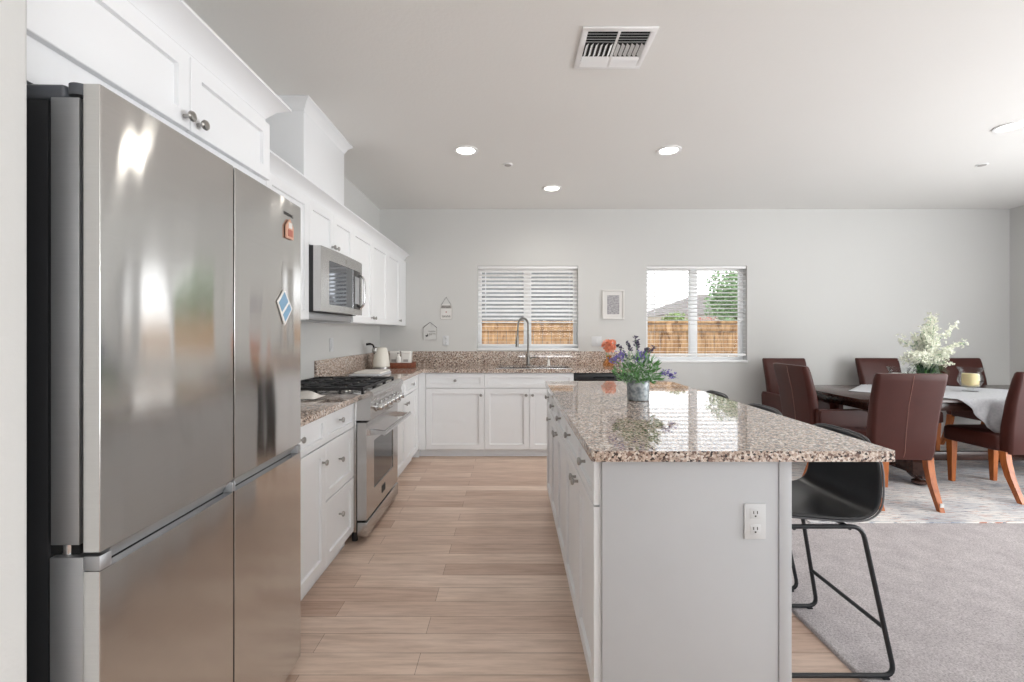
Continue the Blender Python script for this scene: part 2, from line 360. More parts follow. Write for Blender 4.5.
def window(i, W):
    x0, x1, z0, z1 = W; ya = YB + 0.095; yb = YB + 0.145; xm = (x0 + x1) / 2; f = 0.042
    b = B()
    for r_ in ((x0, x0 + f, z0, z1), (x1 - f, x1, z0, z1), (x0 + f, x1 - f, z0, z0 + f), (x0 + f, x1 - f, z1 - f, z1), (xm - 0.045, xm + 0.045, z0 + f, z1 - f)):
        b.box(r_[0], r_[1], ya, yb, r_[2], r_[3], 0.003)
    o = struct(b.build('window_%d' % i, 'trim'))
    b = B(); b.box(x0 + f, xm - 0.045, ya + 0.02, ya + 0.026, z0 + f, z1 - f); b.box(xm + 0.045, x1 - f, ya + 0.02, ya + 0.026, z0 + f, z1 - f); b.build('window_pane', 'glass', o, smooth=0)
    b = B(); b.box(x0 - 0.002, x1 + 0.002, YB - 0.012, YB + 0.09, z0 - 0.022, z0 + 0.004, 0.004); b.build('window_sill', 'trim', o)
    # venetian blind: a thing hanging in the opening
    t = thing('venetian_blind', ['white slatted blind hanging in the window above the sink', 'white slatted blind hanging in the window right of the framed print'][i - 1], 'blind', (xm, YB + 0.045, z1))
    b = B(); b.box(x0 + 0.004, x1 - 0.004, YB + 0.012, YB + 0.065, z1 - 0.030, z1 - 0.002, 0.004); b.build('head_rail', 'slat', t)
    zb = z0 + (0.028 if i == 1 else 0.055)
    b = B(); b.box(x0 + 0.006, x1 - 0.006, YB + 0.015, YB + 0.06, zb, zb + 0.026, 0.006); b.build('bottom_rail', 'slat', t)
    zs = zb + 0.05; wd = 0.050; pitch = 0.0462; prev = None
    k = 0; z = zs
    while z < z1 - 0.045:
        s_ = (z - z0) / (z1 - z0); e_ = (z - 1.30) / 5.37; tilt = e_ * 0.95 + (R(29) * min(1, max(0, (z - 1.36) / 0.12)) if i == 1 else R(-14) * min(1, max(0, (z - 1.36) / 0.12)))
        b = B(); yc = YB + 0.038; c, sn = math.cos(tilt), math.sin(tilt); n = 4; top = []; bot = []
        for q in range(n + 1):
            u = (q / n - 0.5) * wd; h = 0.0012 * (1 - (2 * q / n - 1) ** 2)
            y_, z_ = yc + u * c - h * sn, z + u * sn + h * c; top.append((y_, z_)); bot.append((y_, z_ - 0.0016))
        prof = top + bot[::-1]
        b.loft([[(xx, y_, z_) for y_, z_ in prof] for xx in (x0 + 0.008, x1 - 0.008)]); b.build('slat', 'slat', t)
        z += pitch; k += 1
    for xx in (x0 + 0.10, xm, x1 - 0.10):
        b = B(); b.tube([(xx, YB + 0.013, zb + 0.02), (xx, YB + 0.013, z1 - 0.03)], 0.0008, 5); b.build('lift_cord', 'slat', t)
    b = B(); b.tube([(x0 + 0.095, YB + 0.006, z1 - 0.55), (x0 + 0.095, YB + 0.006, z1 - 0.03)], 0.003, 6); b.build('tilt_wand', 'slat', t)
window(1, W1); window(2, W2)

# simple frames for the unseen patio door and rear window, added to admit light
b = B()
for y0, y1, z0, z1 in ((-0.6, -0.54, 0.016, 2.4), (2.94, 3.0, 0.016, 2.4), (1.16, 1.24, 0.016, 2.4), (-0.54, 2.94, 2.34, 2.4), (-0.54, 2.94, 0.016, 0.07)): b.box(XR + 0.03, XR + 0.09, y0, y1, z0, z1)
struct(b.build('door_added', 'trim'))
b = B()
for x0, x1, z0, z1 in ((0.7, 0.76, 1.3, 2.2), (4.04, 4.1, 1.3, 2.2), (2.37, 2.43, 1.3, 2.2), (0.76, 4.04, 2.14, 2.2), (0.76, 4.04, 1.3, 1.36)): b.box(x0, x1, YR - 0.09, YR - 0.03, z0, z1)
struct(b.build('window_3', 'trim'))

# ------------------------------------------------------------------ cabinets
KN = [(0.0, 0.0), (0.006, 0.0), (0.005, 0.012), (0.006, 0.016), (0.013, 0.019), (0.0155, 0.024), (0.013, 0.029), (0.004, 0.031)]
def knob(par, loc, axis): B().lathe(KN, loc, axis, 14).build('knob', 'nickel', par)
def door_x(root, xf, y0, y1, z0, z1, kn=None, name='door', out='+X', rail=0.057, g=0.0015):
    """front on a plane x=xf facing +X or -X; kn=(y,z)"""
    b = B(); b.shaker((xf, y0 + g, z0 + g), out, y1 - y0 - 2 * g, z1 - z0 - 2 * g, rail=rail); d = b.build(name, 'cab', root, smooth=20)
    if kn: knob(d, (xf + (0.02 if out == '+X' else -0.02), kn[0], kn[1]), 'X' if out == '+X' else '-X')
    return d
def door_y(root, yf, x0, x1, z0, z1, kn=None, name='door', g=0.0015, kns=None):
    b = B(); b.shaker((x0 + g, yf, z0 + g), '-Y', x1 - x0 - 2 * g, z1 - z0 - 2 * g); d = b.build(name, 'cab', root, smooth=20)
    if kn: knob(d, (kn[0], yf - 0.02, kn[1]), '-Y')
    return d
def base_x(label, y0, y1, xb, xf, out='+X', group=None):
    t = thing('base_cabinet', label, 'cabinet', ((xb + xf) / 2, (y0 + y1) / 2, 0), group)
    b = B(); b.box(min(xb, xf), max(xb, xf), y0 + 0.0005, y1 - 0.0005, 0.095, 0.879); b.build('carcass', 'cab', t, smooth=0)
    s_ = 1 if out == '+X' else -1; xt = xf - s_ * 0.035
    b = B(); b.box(min(xb, xt), max(xb, xt), y0 + 0.001, y1 - 0.001, 0.0, 0.095); b.build('toe_kick', 'cab', t, smooth=0)
    return t
XF = -0.985   # carcass face of the left run; doors stand 2 cm proud
ZT = 0.871; ZD = 0.722; ZB = 0.085
t = base_x('white base cabinet with one drawer over one door, beside the refrigerator', 1.80, 2.36, XL + 0.003, XF)
door_x(t, XF, 1.80, 2.36, ZD, ZT, (2.06, 0.81), 'drawer', rail=0.035); door_x(t, XF, 1.80, 2.36, ZB, ZD - 0.004, (2.315, 0.635))
t = base_x('white base cabinet with three stacked drawers, just before the range', 2.36, 2.775, XL + 0.003, XF)
for z0, z1, kz in ((ZD, ZT, 0.81), (0.42, ZD - 0.004, 0.59), (ZB, 0.416, 0.285)): door_x(t, XF, 2.36, 2.775, z0, z1, (2.54, kz), 'drawer', rail=0.035 if z1 - z0 < 0.2 else 0.05)
t = base_x('white base cabinet with two drawers over two doors, between range and corner', 3.565, 4.62, XL + 0.003, XF)
for y0, y1, kd in ((3.565, 4.13, 4.09), (4.13, 4.62, 4.17)):
    door_x(t, XF, y0, y1, ZD, ZT, ((y0 + y1) / 2, 0.80), 'drawer', rail=0.035); door_x(t, XF, y0, y1, ZB, ZD - 0.004, (kd, 0.65))
# back run, faces at y = YF
YF = 4.715
def base_y(label, x0, x1, dk=True):
    t = thing('base_cabinet', label, 'cabinet', ((x0 + x1) / 2, 5.0, 0))
    b = B(); b.box(x0 + 0.0005, x1 - 0.0005, YF, YB - 0.003, 0.095, 0.72); b.box(x0 + 0.0005, x1 - 0.0005, YF, YF + 0.02, 0.72, 0.879); b.build('carcass', 'cab', t, smooth=0)
    b = B(); b.box(x0 + 0.001, x1 - 0.001, YF + 0.06, YB - 0.003, 0.0, 0.095); b.box(x0 + 0.001, x1 - 0.001, YF + 0.05, YF + 0.06, 0.0, 0.03); b.build('toe_kick', 'cab', t, smooth=0)
    return t
t = base_y('white base cabinet with one drawer over one wide door, left of the sink base', -0.965, -0.285)
b = B(); b.box(-0.965, -0.893, YF - 0.018, YF - 0.0005, ZB, 0.879); b.build('filler', 'cab', t)
door_y(t, YF, -0.89, -0.285, ZD, ZT, (-0.585, 0.80), 'drawer'); door_y(t, YF, -0.89, -0.285, ZB, ZD - 0.004, (-0.32, 0.65))
t = base_y('white sink base cabinet with a blank front over two doors, below the faucet', -0.285, 0.638)
door_y(t, YF, -0.285, 0.638, ZD, ZT, None, 'drawer'); door_y(t, YF, -0.285, 0.178, ZB, ZD - 0.004, (0.145, 0.65)); door_y(t, YF, 0.178, 0.638, ZB, ZD - 0.004, (0.212, 0.65))
t = thing('dishwasher', 'built-in dishwasher with a black front, under the counter right of the sink', 'dishwasher', (0.94, 5.0, 0))
b = B(); b.box(0.645, 1.243, YF + 0.01, YB - 0.05, 0.09, 0.875); b.build('body', 'case', t)
b = B(); b.box(0.645, 1.243, YF - 0.022, YF + 0.009, 0.10, 0.80, 0.004); b.build('door', 'black', t)
b = B(); b.box(0.645, 1.243, YF - 0.026, YF + 0.009, 0.803, 0.868, 0.004); p_ = b.build('control_panel', 'case', t)
b = B(); b.box(0.84, 1.05, YF - 0.028, YF - 0.0262, 0.822, 0.838); b.build('display', 'black', p_)
b = B(); b.box(0.66, 1.23, YF + 0.06, YF + 0.10, 0.0, 0.09); b.build('toe_kick', 'dark', t)
o = B().box(1.2455, 1.266, YF - 0.02, YB - 0.003, 0.0, 0.879, 0.002).build('end_panel', 'cab'); tag(o, 'white cabinet end panel closing the counter run beside the dishwasher', 'panel')
# corner filler carcass behind (blind corner)
o = B().box(XL + 0.003, -0.967, 4.7145, YB - 0.003, 0.0, 0.8795).box(XL + 0.003, -0.967, 4.6215, 4.714, 0.095, 0.879).build('corner_cabinet', 'cab'); tag(o, 'blind white corner cabinet under the worktop where the two runs meet', 'cabinet')

# worktops
CT0, CT1 = 0.88, 0.915; XE = -0.93; YE = 4.675
t = thing('countertop', 'short speckled granite worktop between refrigerator and range', 'countertop', (-1.2, 2.3, CT0))
B().box(XL + 0.002, XE, 1.80, 2.783, CT0, CT1, 0.004).build('slab', 'granite', t)
B().box(XL + 0.002, XL + 0.022, 1.80, 2.783, CT1, 1.075, 0.002).build('backsplash', 'granite', t)
t = thing('countertop', 'L-shaped speckled granite worktop running from range past the sink', 'countertop', (-0.2, 5.0, CT0))
SX0, SX1, SY0, SY1 = -0.16, 0.62, 4.80, 5.14
b = B()
for q in ((XL + 0.002, XE, 3.562, YE), (XL + 0.002, SX0, YE, YB - 0.002), (SX1, 1.275, YE, YB - 0.002), (SX0, SX1, YE, SY0), (SX0, SX1, SY1, YB - 0.002)): b.box(*q, CT0, CT1)
b.build('slab', 'granite', t, smooth=0)
B().box(XL + 0.002, XL + 0.022, 3.562, YB - 0.022, CT1, 1.075, 0.002).build('backsplash', 'granite', t)
B().box(XL + 0.002, 1.275, YB - 0.022, YB - 0.002, CT1, 1.075, 0.002).build('backsplash', 'granite', t)
# sink
t = thing('sink', 'double stainless steel sink set into the granite below the window', 'sink', ((SX0 + SX1) / 2, 4.97, 0.74))
for x0, x1 in ((SX0 + 0.004, 0.21), (0.25, SX1 - 0.004)):
    b = B(); zt = CT1 - 0.012; cx, cy, hw, hd = (x0 + x1) / 2, (SY0 + SY1) / 2, (x1 - x0) / 2, (SY1 - SY0) / 2 - 0.004
    b.loft([rrect(cx, cy, hw - 0.014, hd - 0.014, 0.04, zt), rrect(cx, cy, hw - 0.016, hd - 0.016, 0.04, 0.76), rrect(cx, cy, hw - 0.05, hd - 0.05, 0.03, 0.745)], caps=False)
    b.bm.faces.new([v for v in b.bm.verts][-20:]); b.loft([rrect(cx, cy, hw, hd, 0.045, zt), rrect(cx, cy, hw - 0.014, hd - 0.014, 0.04, zt)], caps=False)
    o = b.build('basin', 'chrome', t); B().lathe([(0.04, 0.746), (0.04, 0.749), (0.02, 0.750)], (cx, cy, 0), 'Z', 16).build('drain', 'nickel', o)
b = B(); b.box(0.205, 0.255, SY0 + 0.003, SY1 - 0.003, 0.85, CT1 - 0.004, 0.008); b.build('divider', 'chrome', t)
b = B()
for q in ((SX0 - 0.012, SX1 + 0.012, SY0 - 0.012, SY0 + 0.004), (SX0 - 0.012, SX1 + 0.012, SY1 - 0.004, SY1 + 0.012), (SX0 - 0.012, SX0 + 0.004, SY0 + 0.004, SY1 - 0.004), (SX1 - 0.004, SX1 + 0.012, SY0 + 0.004, SY1 - 0.004)): b.box(*q, CT1 - 0.002, CT1 + 0.003, 0.0015)
b.build('rim', 'chrome', t)
# faucet
fx, fy = 0.185, 5.215
t = thing('faucet', 'tall gooseneck pull-down kitchen faucet behind the sink', 'faucet', (fx, fy, CT1))
b = B(); b.lathe([(0.028, CT1), (0.028, CT1 + 0.012), (0.019, CT1 + 0.02), (0.019, CT1 + 0.12), (0.014, CT1 + 0.13)], (fx, fy, 0)); b.build('base', 'faucet', t)
pts = [(fx, fy, CT1 + 0.12), (fx, fy, 1.36)] + [(fx - 0.058 + 0.058 * math.cos(a), fy - 0.015 * (1 - math.cos(a)), 1.38 + 0.078 * math.sin(a)) for a in [math.pi * k / 10 for k in range(11)]] + [(fx - 0.122, fy - 0.035, 1.25)]
B().tube(pts, 0.0115, 10).build('spout', 'faucet', t)
B().cyl((fx - 0.122, fy - 0.035, 1.255), (fx - 0.126, fy - 0.038, 1.13), 0.014, 0.021, 14).build('spray_head', 'faucet', t)
B().tube([(fx + 0.018, fy, CT1 + 0.085), (fx + 0.05, fy, CT1 + 0.09), (fx + 0.095, fy - 0.005, CT1 + 0.10)], [0.009, 0.007, 0.006], 8).build('lever', 'faucet', t)
t = thing('soap_dispenser', 'small white soap pump beside the faucet on the granite', 'dispenser', (0.42, 5.22, CT1))
B().lathe([(0.018, CT1), (0.02, CT1 + 0.01), (0.014, CT1 + 0.02), (0.012, CT1 + 0.07)], (0.42, 5.22, 0), 'Z', 14).build('body', 'white', t)
B().tube([(0.42, 5.22, CT1 + 0.07), (0.42, 5.22, CT1 + 0.10), (0.42, 5.19, CT1 + 0.102)], 0.005, 8).build('pump', 'nickel', t)

# wall cabinets
XU = -1.262; ZU0, ZU1 = 1.372, 2.132
def wall_cab(label, y0, y1, z0, z1, xf, doors):
    t = thing('wall_cabinet', label, 'cabinet', ((XL + xf) / 2, (y0 + y1) / 2, z0))
    B().box(XL + 0.003, xf, y0 + 0.0005, y1 - 0.0005, z0, z1).build('carcass', 'cab', t, smooth=0)
    for d0, d1, kn in doors: door_x(t, xf, d0, d1, z0 + 0.002, z1 - 0.012, kn)
    return t
wall_cab('white wall cabinet with two doors, between refrigerator and microwave', 1.81, 2.785, ZU0, ZU1, XU, [(1.81, 2.30, (2.26, 1.43)), (2.30, 2.785, (2.34, 1.43))])
wall_cab('short white wall cabinet with two doors above the microwave', 2.785, 3.555, 1.836, ZU1, XU, [(2.785, 3.17, (3.135, 1.885)), (3.17, 3.555, (3.205, 1.885))])
wall_cab('white wall cabinet with two tall doors, right of the microwave', 3.555, 4.55, ZU0, ZU1, XU, [(3.555, 4.05, (4.015, 1.425)), (4.05, 4.55, (4.085, 1.425))])
t = wall_cab('white wall cabinet with one door, against the back wall corner', 4.55, YB - 0.003, ZU0, ZU1, XU, [(4.55, 5.04, (5.0, 1.425))])
B().box(XU + 0.0005, XU + 0.018, 5.042, YB - 0.004, ZU0 + 0.002, ZU1 - 0.012).build('filler', 'cab', t)
o = crown('crown_moulding', [(XU - 0.003, 1.83, 1, 0), (XU - 0.003, YB - 0.003, 1, 0)], ZU1 + 0.0005, ZU1 + 0.072, 0.065); tag(o, 'long white crown moulding along the tops of the range-side wall cabinets', 'moulding')
XG = -0.97
t = thing('wall_cabinet', 'deep white cabinet with two doors above the refrigerator', 'cabinet', (-1.25, 1.32, 1.83))
B().box(XL + 0.003, XG, 0.86, 1.79, 1.803, ZU1 + 0.004).build('carcass', 'cab', t, smooth=0)
door_x(t, XG, 0.888, 1.345, 1.893, 2.115, (1.318, 1.925), rail=0.05); door_x(t, XG, 1.345, 1.787, 1.893, 2.115, (1.375, 1.925), rail=0.05)
o = crown('crown_moulding', [(XG, 0.84, 1, 0), (XG, 1.79, 1, 1), (XU + 0.09, 1.79, 0, 1)], ZU1 + 0.005, ZU1 + 0.075, 0.07); tag(o, 'white crown moulding on top of the cabinet over the refrigerator', 'moulding')
o = B().box(XL + 0.003, -0.965, 1.7785, 1.7985, 0.0, 1.802).build('end_panel', 'cab'); tag(o, 'tall white side panel between refrigerator and first base cabinet', 'panel')

# ------------------------------------------------------------------ refrigerator
FY0, FY1, FM = 0.884, 1.768, 1.328
t = thing('refrigerator', 'large stainless four-door refrigerator in the left foreground', 'refrigerator', (-1.2, 1.333, 0))
B().box(-1.53, -0.915, FY0 + 0.006, FY1 - 0.006, 0.03, 1.755, 0.004).build('body', 'case', t)
B().box(-1.52, -0.93, FY0 + 0.03, FY1 - 0.03, 0.0, 0.03).build('foot', 'dark', t)
for y0, y1 in ((FY0 + 0.004, FY0 + 0.10), (FY1 - 0.10, FY1 - 0.004)): B().box(-1.10, -0.882, y0, y1, 1.7555, 1.785, 0.008, 3).build('hinge_cover', 'cap', t)
for yy in (FY0 + 0.026, FY1 - 0.026): B().cyl((-0.865, yy, 1.765), (-0.865, yy, 1.787), 0.022, n=20).build('hinge_cap', 'cap', t)
def bowed(b, x0, x1, y0, y1, z0, z1, bow, r=0.001, ny=14):
    """slab whose +X face bows outward by `bow` over its width, vertical edges rounded"""
    pr = [(x0, y0), (x1 - r, y0), (x1 - r * 0.3, y0 + r * 0.3), (x1, y0 + r)]
    for k in range(1, ny):
        u = k / ny; pr.append((x1 + bow * (1 - (2 * u - 1) ** 2), y0 + r + (y1 - y0 - 2 * r) * u))
    pr += [(x1, y1 - r), (x1 - r * 0.3, y1 - r * 0.3), (x1 - r, y1), (x0, y1)]
    b.loft([[(x, y, z) for x, y in pr] for z in (z0, z1)])
for k, (y0, y1) in enumerate(((FY0, FM - 0.0035), (FM + 0.0035, FY1))):
    b = B(); bowed(b, -0.842, -0.811, y0, y1, 0.872, 1.782, 0.0012); d = b.build('door', 'steel', t, smooth=12)
    B().box(-0.907, -0.852, y0 + 0.002, y1 - 0.002, 0.885, 1.757, 0.002).build('door_liner', 'steel_side', d)
    B().box(-0.852, -0.842, y0 + 0.010, y1 - 0.010, 0.885, 1.775).build('side_channel', 'dark', d)
    b = B(); bowed(b, -0.842, -0.811, y0, y1, 0.045, 0.834, 0.001); d = b.build('door', 'steel', t, smooth=12)
    B().box(-0.907, -0.8425, y0, y1, 0.045, 0.862, 0.002).build('door_liner', 'steel_side', d)
    # grip scoop along the top of the lower door with its end blocks
    ya, yb = (y0 + 0.028, y1 - 0.004) if k == 0 else (y0 + 0.004, y1 - 0.024)
    b = B(); prof = [(-0.842, 0.8695), (-0.8135, 0.8695), (-0.8145, 0.866), (-0.834, 0.847), (-0.8375, 0.8365), (-0.842, 0.8365)]
    b.loft([[(x, y, z) for x, z in prof] for y in (ya, yb)]); b.build('grip', 'steel_side', d, smooth=30); B().box(-0.846, -0.8376, ya, yb, 0.8345, 0.8362).build('grip_slot', 'dark', d)
    for e0, e1 in (((y0, ya), (yb, y1))): B().box(-0.842, -0.811, e0, e1, 0.8345, 0.864, 0.002).build('grip_end', 'steel_side', d)
B().box(-0.93, -0.86, FY0 + 0.012, FY1 - 0.012, 0.8625, 0.884).build('hinge_strip', 'dark', t)
for yy in (FY0 + 0.02, FY1 - 0.02): B().cyl((-0.885, yy, 0.863), (-0.885, yy, 0.8845), 0.012, n=12).build('hinge_pin', 'chrome', t)
t.rotation_euler = (0, 0, R(1.3)); t.location.y -= 0.009; FR = t
# small wordmark near the top of the far door
def text(name, s_, size, loc, rot, m, parent, ext=0.0004):
    cu = bpy.data.curves.new(name, 'FONT'); cu.body = s_; cu.size = size; cu.extrude = ext; cu.align_x = 'CENTER'; cu.align_y = 'CENTER'
    o = bpy.data.objects.new(name, cu); dg = bpy.context.evaluated_depsgraph_get(); me = bpy.data.meshes.new_from_object(o)
    bpy.data.objects.remove(o); bpy.data.curves.remove(cu); o = bpy.data.objects.new(name, me); COL.objects.link(o); me.materials.clear(); me.materials.append(M[m])
    r = parent
    while r is not None and r.parent is not None: r = r.parent
    o.parent = parent; o.location = Vector(loc) - (ROOT[r.name] if r is not None else Vector()); o.rotation_euler = rot; return o
text('wordmark', 'SAMSUNG', 0.016, (-0.8090, 1.665, 1.728), (R(90), 0, R(90)), 'ink', t.children[-1] if False else t)
# magnets
MG = []
t = thing('magnet', 'small orange house-shaped magnet high on the refrigerator door', 'magnet', (-0.806, 1.66, 1.67)); MG.append(t)
B().poly([(-0.8075, 1.634, 1.64), (-0.8075, 1.69, 1.64), (-0.8075, 1.69, 1.685), (-0.8075, 1.662, 1.712), (-0.8075, 1.634, 1.685)], (0.005, 0, 0)).build('plate', 'orange', t, smooth=0)
B().box(-0.8025, -0.8005, 1.646, 1.678, 1.648, 1.672).build('picture', 'rust', t); B().box(-0.8025, -0.8005, 1.650, 1.674, 1.678, 1.698).build('picture', 'signw', t)
t = thing('magnet', 'diamond-shaped blue and white magnet on the refrigerator door', 'magnet', (-0.806, 1.625, 1.39)); MG.append(t)
B().poly([(-0.8075, 1.572, 1.405), (-0.8075, 1.625, 1.325), (-0.8075, 1.682, 1.385), (-0.8075, 1.62, 1.452)], (0.004, 0, 0)).build('plate', 'white', t, smooth=0)
B().poly([(-0.8035, 1.580, 1.402), (-0.8035, 1.602, 1.372), (-0.8035, 1.648, 1.41), (-0.8035, 1.62, 1.442)], (0.0012, 0, 0)).build('picture', 'blue', t, smooth=0)
B().poly([(-0.8035, 1.610, 1.362), (-0.8035, 1.626, 1.338), (-0.8035, 1.672, 1.384), (-0.8035, 1.655, 1.402)], (0.0012, 0, 0)).build('picture', 'blue', t, smooth=0)

for o_ in MG:
    v_ = o_.location - Vector((-1.2, 1.333, 0)); v_.rotate(Matrix.Rotation(R(1.3), 3, 'Z')); o_.location = v_ + Vector((-1.2, 1.324, 0)); o_.rotation_euler = (0, 0, R(1.3))
# ------------------------------------------------------------------ range
RY0, RY1 = 2.79, 3.555
t = thing('range', 'stainless steel gas range with black grates and six knobs', 'range', (-1.2, 3.17, 0))
B().box(-1.525, -0.955, RY0, RY1, 0.07, 0.905, 0.003).build('body', 'steel_app', t)
for xx in (-1.45, -0.98):
    for yy in (RY0 + 0.05, RY1 - 0.05): B().cyl((xx, yy, 0), (xx, yy, 0.072), 0.018, n=12).build('foot', 'iron', t)
B().box(-1.525, -0.90, RY0 + 0.002, RY1 - 0.002, 0.9055, 0.918, 0.004).build('cooktop', 'steel_app', t)
b = B(); prof = [(-0.955, 0.757), (-0.872, 0.757), (-0.866, 0.765), (-0.868, 0.865), (-0.862, 0.885), (-0.850, 0.900), (-0.848, 0.917), (-0.858, 0.932), (-0.878, 0.938), (-0.90, 0.934), (-0.905, 0.919), (-0.955, 0.905)]
b.loft([[(x, y, z) for x, z in prof] for y in (RY0 - 0.001, RY1 + 0.001)]); cp = b.build('control_panel', 'steel_app', t, smooth=40)
for k in range(6):
    yy = RY0 + 0.11 + k * 0.106
    kb = B().lathe([(0.027, 0), (0.027, 0.006), (0.021, 0.010), (0.020, 0.040), (0.0175, 0.044), (0.002, 0.045)], (-0.8665, yy, 0.822), 'X', 20).build('knob', 'chrome', cp)
    B().box(-0.823, -0.812, yy - 0.004, yy + 0.004, 0.803, 0.842, 0.002).build('knob_grip', 'chrome', kb)
b = B(); y0, y1, z0, z1 = RY0 + 0.003, RY1 - 0.003, 0.142, 0.742; wy0, wy1, wz0, wz1 = 2.945, 3.42, 0.29, 0.60
for q in ((y0, wy0, z0, z1), (wy1, y1, z0, z1), (wy0, wy1, z0, wz0), (wy0, wy1, wz1, z1)): b.box(-0.95, -0.893, *q)
od = b.build('oven_door', 'steel_app', t, smooth=0)
B().box(-0.905, -0.898, wy0, wy1, wz0, wz1).build('oven_window', 'ovenglass', od)
b = B()
for k in range(3): b.box(-0.949, -0.93, wy0, wy1, 0.36 + k * 0.09, 0.364 + k * 0.09)
b.build('oven_rack', 'nickel', od)
b = B(); b.tube([(-0.792, RY0 + 0.035, 0.672), (-0.792, RY1 - 0.035, 0.672)], 0.014, 14); hd = b.build('handle', 'chrome', od)
for yy in (RY0 + 0.06, RY1 - 0.06):
    b = B(); b.loft([[(-0.893, yy - 0.012, 0.652), (-0.893, yy + 0.012, 0.652), (-0.893, yy + 0.012, 0.692), (-0.893, yy - 0.012, 0.692)], [(-0.795, yy - 0.009, 0.662), (-0.795, yy + 0.009, 0.662), (-0.795, yy + 0.009, 0.682), (-0.795, yy - 0.009, 0.682)]]); b.build('handle_post', 'chrome', hd)
for yy in (3.14, 3.185): B().box(-0.8925, -0.890, yy - 0.016, yy + 0.016, 0.195, 0.245, 0.001).build('emblem', 'ink', od)
B().box(-0.95, -0.888, RY0 + 0.003, RY1 - 0.003, 0.042, 0.128, 0.004).build('drawer', 'steel_app', t)
B().box(-0.95, -0.93, RY0 + 0.01, RY1 - 0.01, 0.06, 0.757).build('door_gap', 'dark', t)
for k in range(3):
    ya = RY0 + 0.022 + k * 0.243; yb = ya + 0.236; b = B(); xa, xb_ = -1.50, -0.925; zt = 0.955; zb_ = 0.9185
    def bar(p0, p1, w_=0.006, h_=0.014):
        p0, p1 = Vector(p0), Vector(p1); d = (p1 - p0).normalized(); s_ = Vector((-d.y, d.x, 0)) * w_
        b.loft([[p + s_ * u + Vector((0, 0, zt - h_ * v_)) for u, v_ in ((-1, 1), (1, 1), (0.8, 0), (-0.8, 0))] for p in (p0, p1)])
    for xx in (xa, xb_, (xa + xb_) / 2): bar((xx, ya, 0), (xx, yb, 0))
    for yy in (ya + 0.006, yb - 0.006): bar((xa, yy, 0), (xb_, yy, 0))
    ym = (ya + yb) / 2
    for xc in ((xa * 3 + xb_) / 4, (xa + xb_ * 3) / 4):
        for a in range(8):
            dx, dy = math.cos(a * math.pi / 4), math.sin(a * math.pi / 4); L = min(0.14 / max(abs(dx), 1e-3), 0.112 / max(abs(dy), 1e-3)); bar((xc + dx * 0.03, ym + dy * 0.03, 0), (xc + dx * L, ym + dy * L, 0), 0.005)
    for xx in (xa, xa + 0.14, xa + 0.288, xb_ - 0.14, xb_):
        for yy in (ya + 0.006, yb - 0.006): b.box(xx - 0.008, xx + 0.008, yy - 0.006, yy + 0.006, zb_, zt - 0.012)
    b.build('grate', 'iron', t)
    for xc in ((xa * 3 + xb_) / 4, (xa + xb_ * 3) / 4):
        bu = B().lathe([(0.048, 0.9185), (0.048, 0.926), (0.04, 0.932), (0.038, 0.938), (0.002, 0.939)], (xc, ym, 0), 'Z', 20).build('burner', 'nickel' , t)
        B().lathe([(0.034, 0.9385), (0.034, 0.943), (0.002, 0.944)], (xc, ym, 0), 'Z', 20).build('burner_cap', 'iron', bu)

# ------------------------------------------------------------------ microwave
t = thing('microwave', 'stainless over-the-range microwave hanging below the short cabinet', 'microwave', (-1.35, 3.17, 1.4))
B().box(XL + 0.004, -1.219, RY0, RY1 - 0.002, 1.425, 1.834, 0.003).build('body', 'case', t)
b = B(); pr = []
N = 12; fw0, fw1, fz0, fz1 = 2.90, 3.33, 1.475, 1.755
def mwx(y): u = (y - RY0) / (RY1 - RY0); return -1.172 + 0.014 * (1 - (2 * u - 1) ** 2)
def mwslab(b, y0, y1, z0, z1, x0=-1.2185, dx=0.0, n=8):
    pr = [(x0, y0)] + [(mwx(y0 + (y1 - y0) * k / n) + dx, y0 + (y1 - y0) * k / n) for k in range(n + 1)] + [(x0, y1)]
    b.loft([[(x, y, z) for x, y in pr] for z in (z0, z1)])
b = B(); mwslab(b, RY0, fw0, 1.43, 1.832); mwslab(b, fw0, fw1, 1.43, fz0); mwslab(b, fw0, fw1, fz1, 1.832); mwslab(b, fw1, RY1 - 0.002, 1.43, 1.832); d = b.build('door', 'steel_app', t, smooth=30)
b = B(); mwslab(b, fw0, fw1, fz0, fz1, -1.209, -0.004); b.build('door_window', 'mwglass', d, smooth=30)
b = B(); mwslab(b, fw1 + 0.005, fw1 + 0.175, 1.47, 1.755, -1.204, 0.0015); p_ = b.build('control_panel', 'black', d, smooth=30)
b = B(); mwslab(b, fw1 + 0.03, fw1 + 0.14, 1.51, 1.71, -1.204, 0.003); b.build('keypad', 'steel_side', p_, smooth=30)
B().tube(smoothpath([(-1.170, fw1 + 0.165, 1.475), (-1.138, fw1 + 0.168, 1.52), (-1.132, fw1 + 0.168, 1.61), (-1.138, fw1 + 0.168, 1.70), (-1.170, fw1 + 0.165, 1.745)]), 0.008, 10).build('handle', 'chrome', d)
B().box(-1.160, -1.1572, 3.16, 3.19, 1.775, 1.80, 0.0005).build('emblem', 'nickel', d)
B().box(XL + 0.01, -1.25, RY0 + 0.01, RY1 - 0.01, 1.377, 1.4245, 0.003).build('vent_hood', 'steel_side', t)

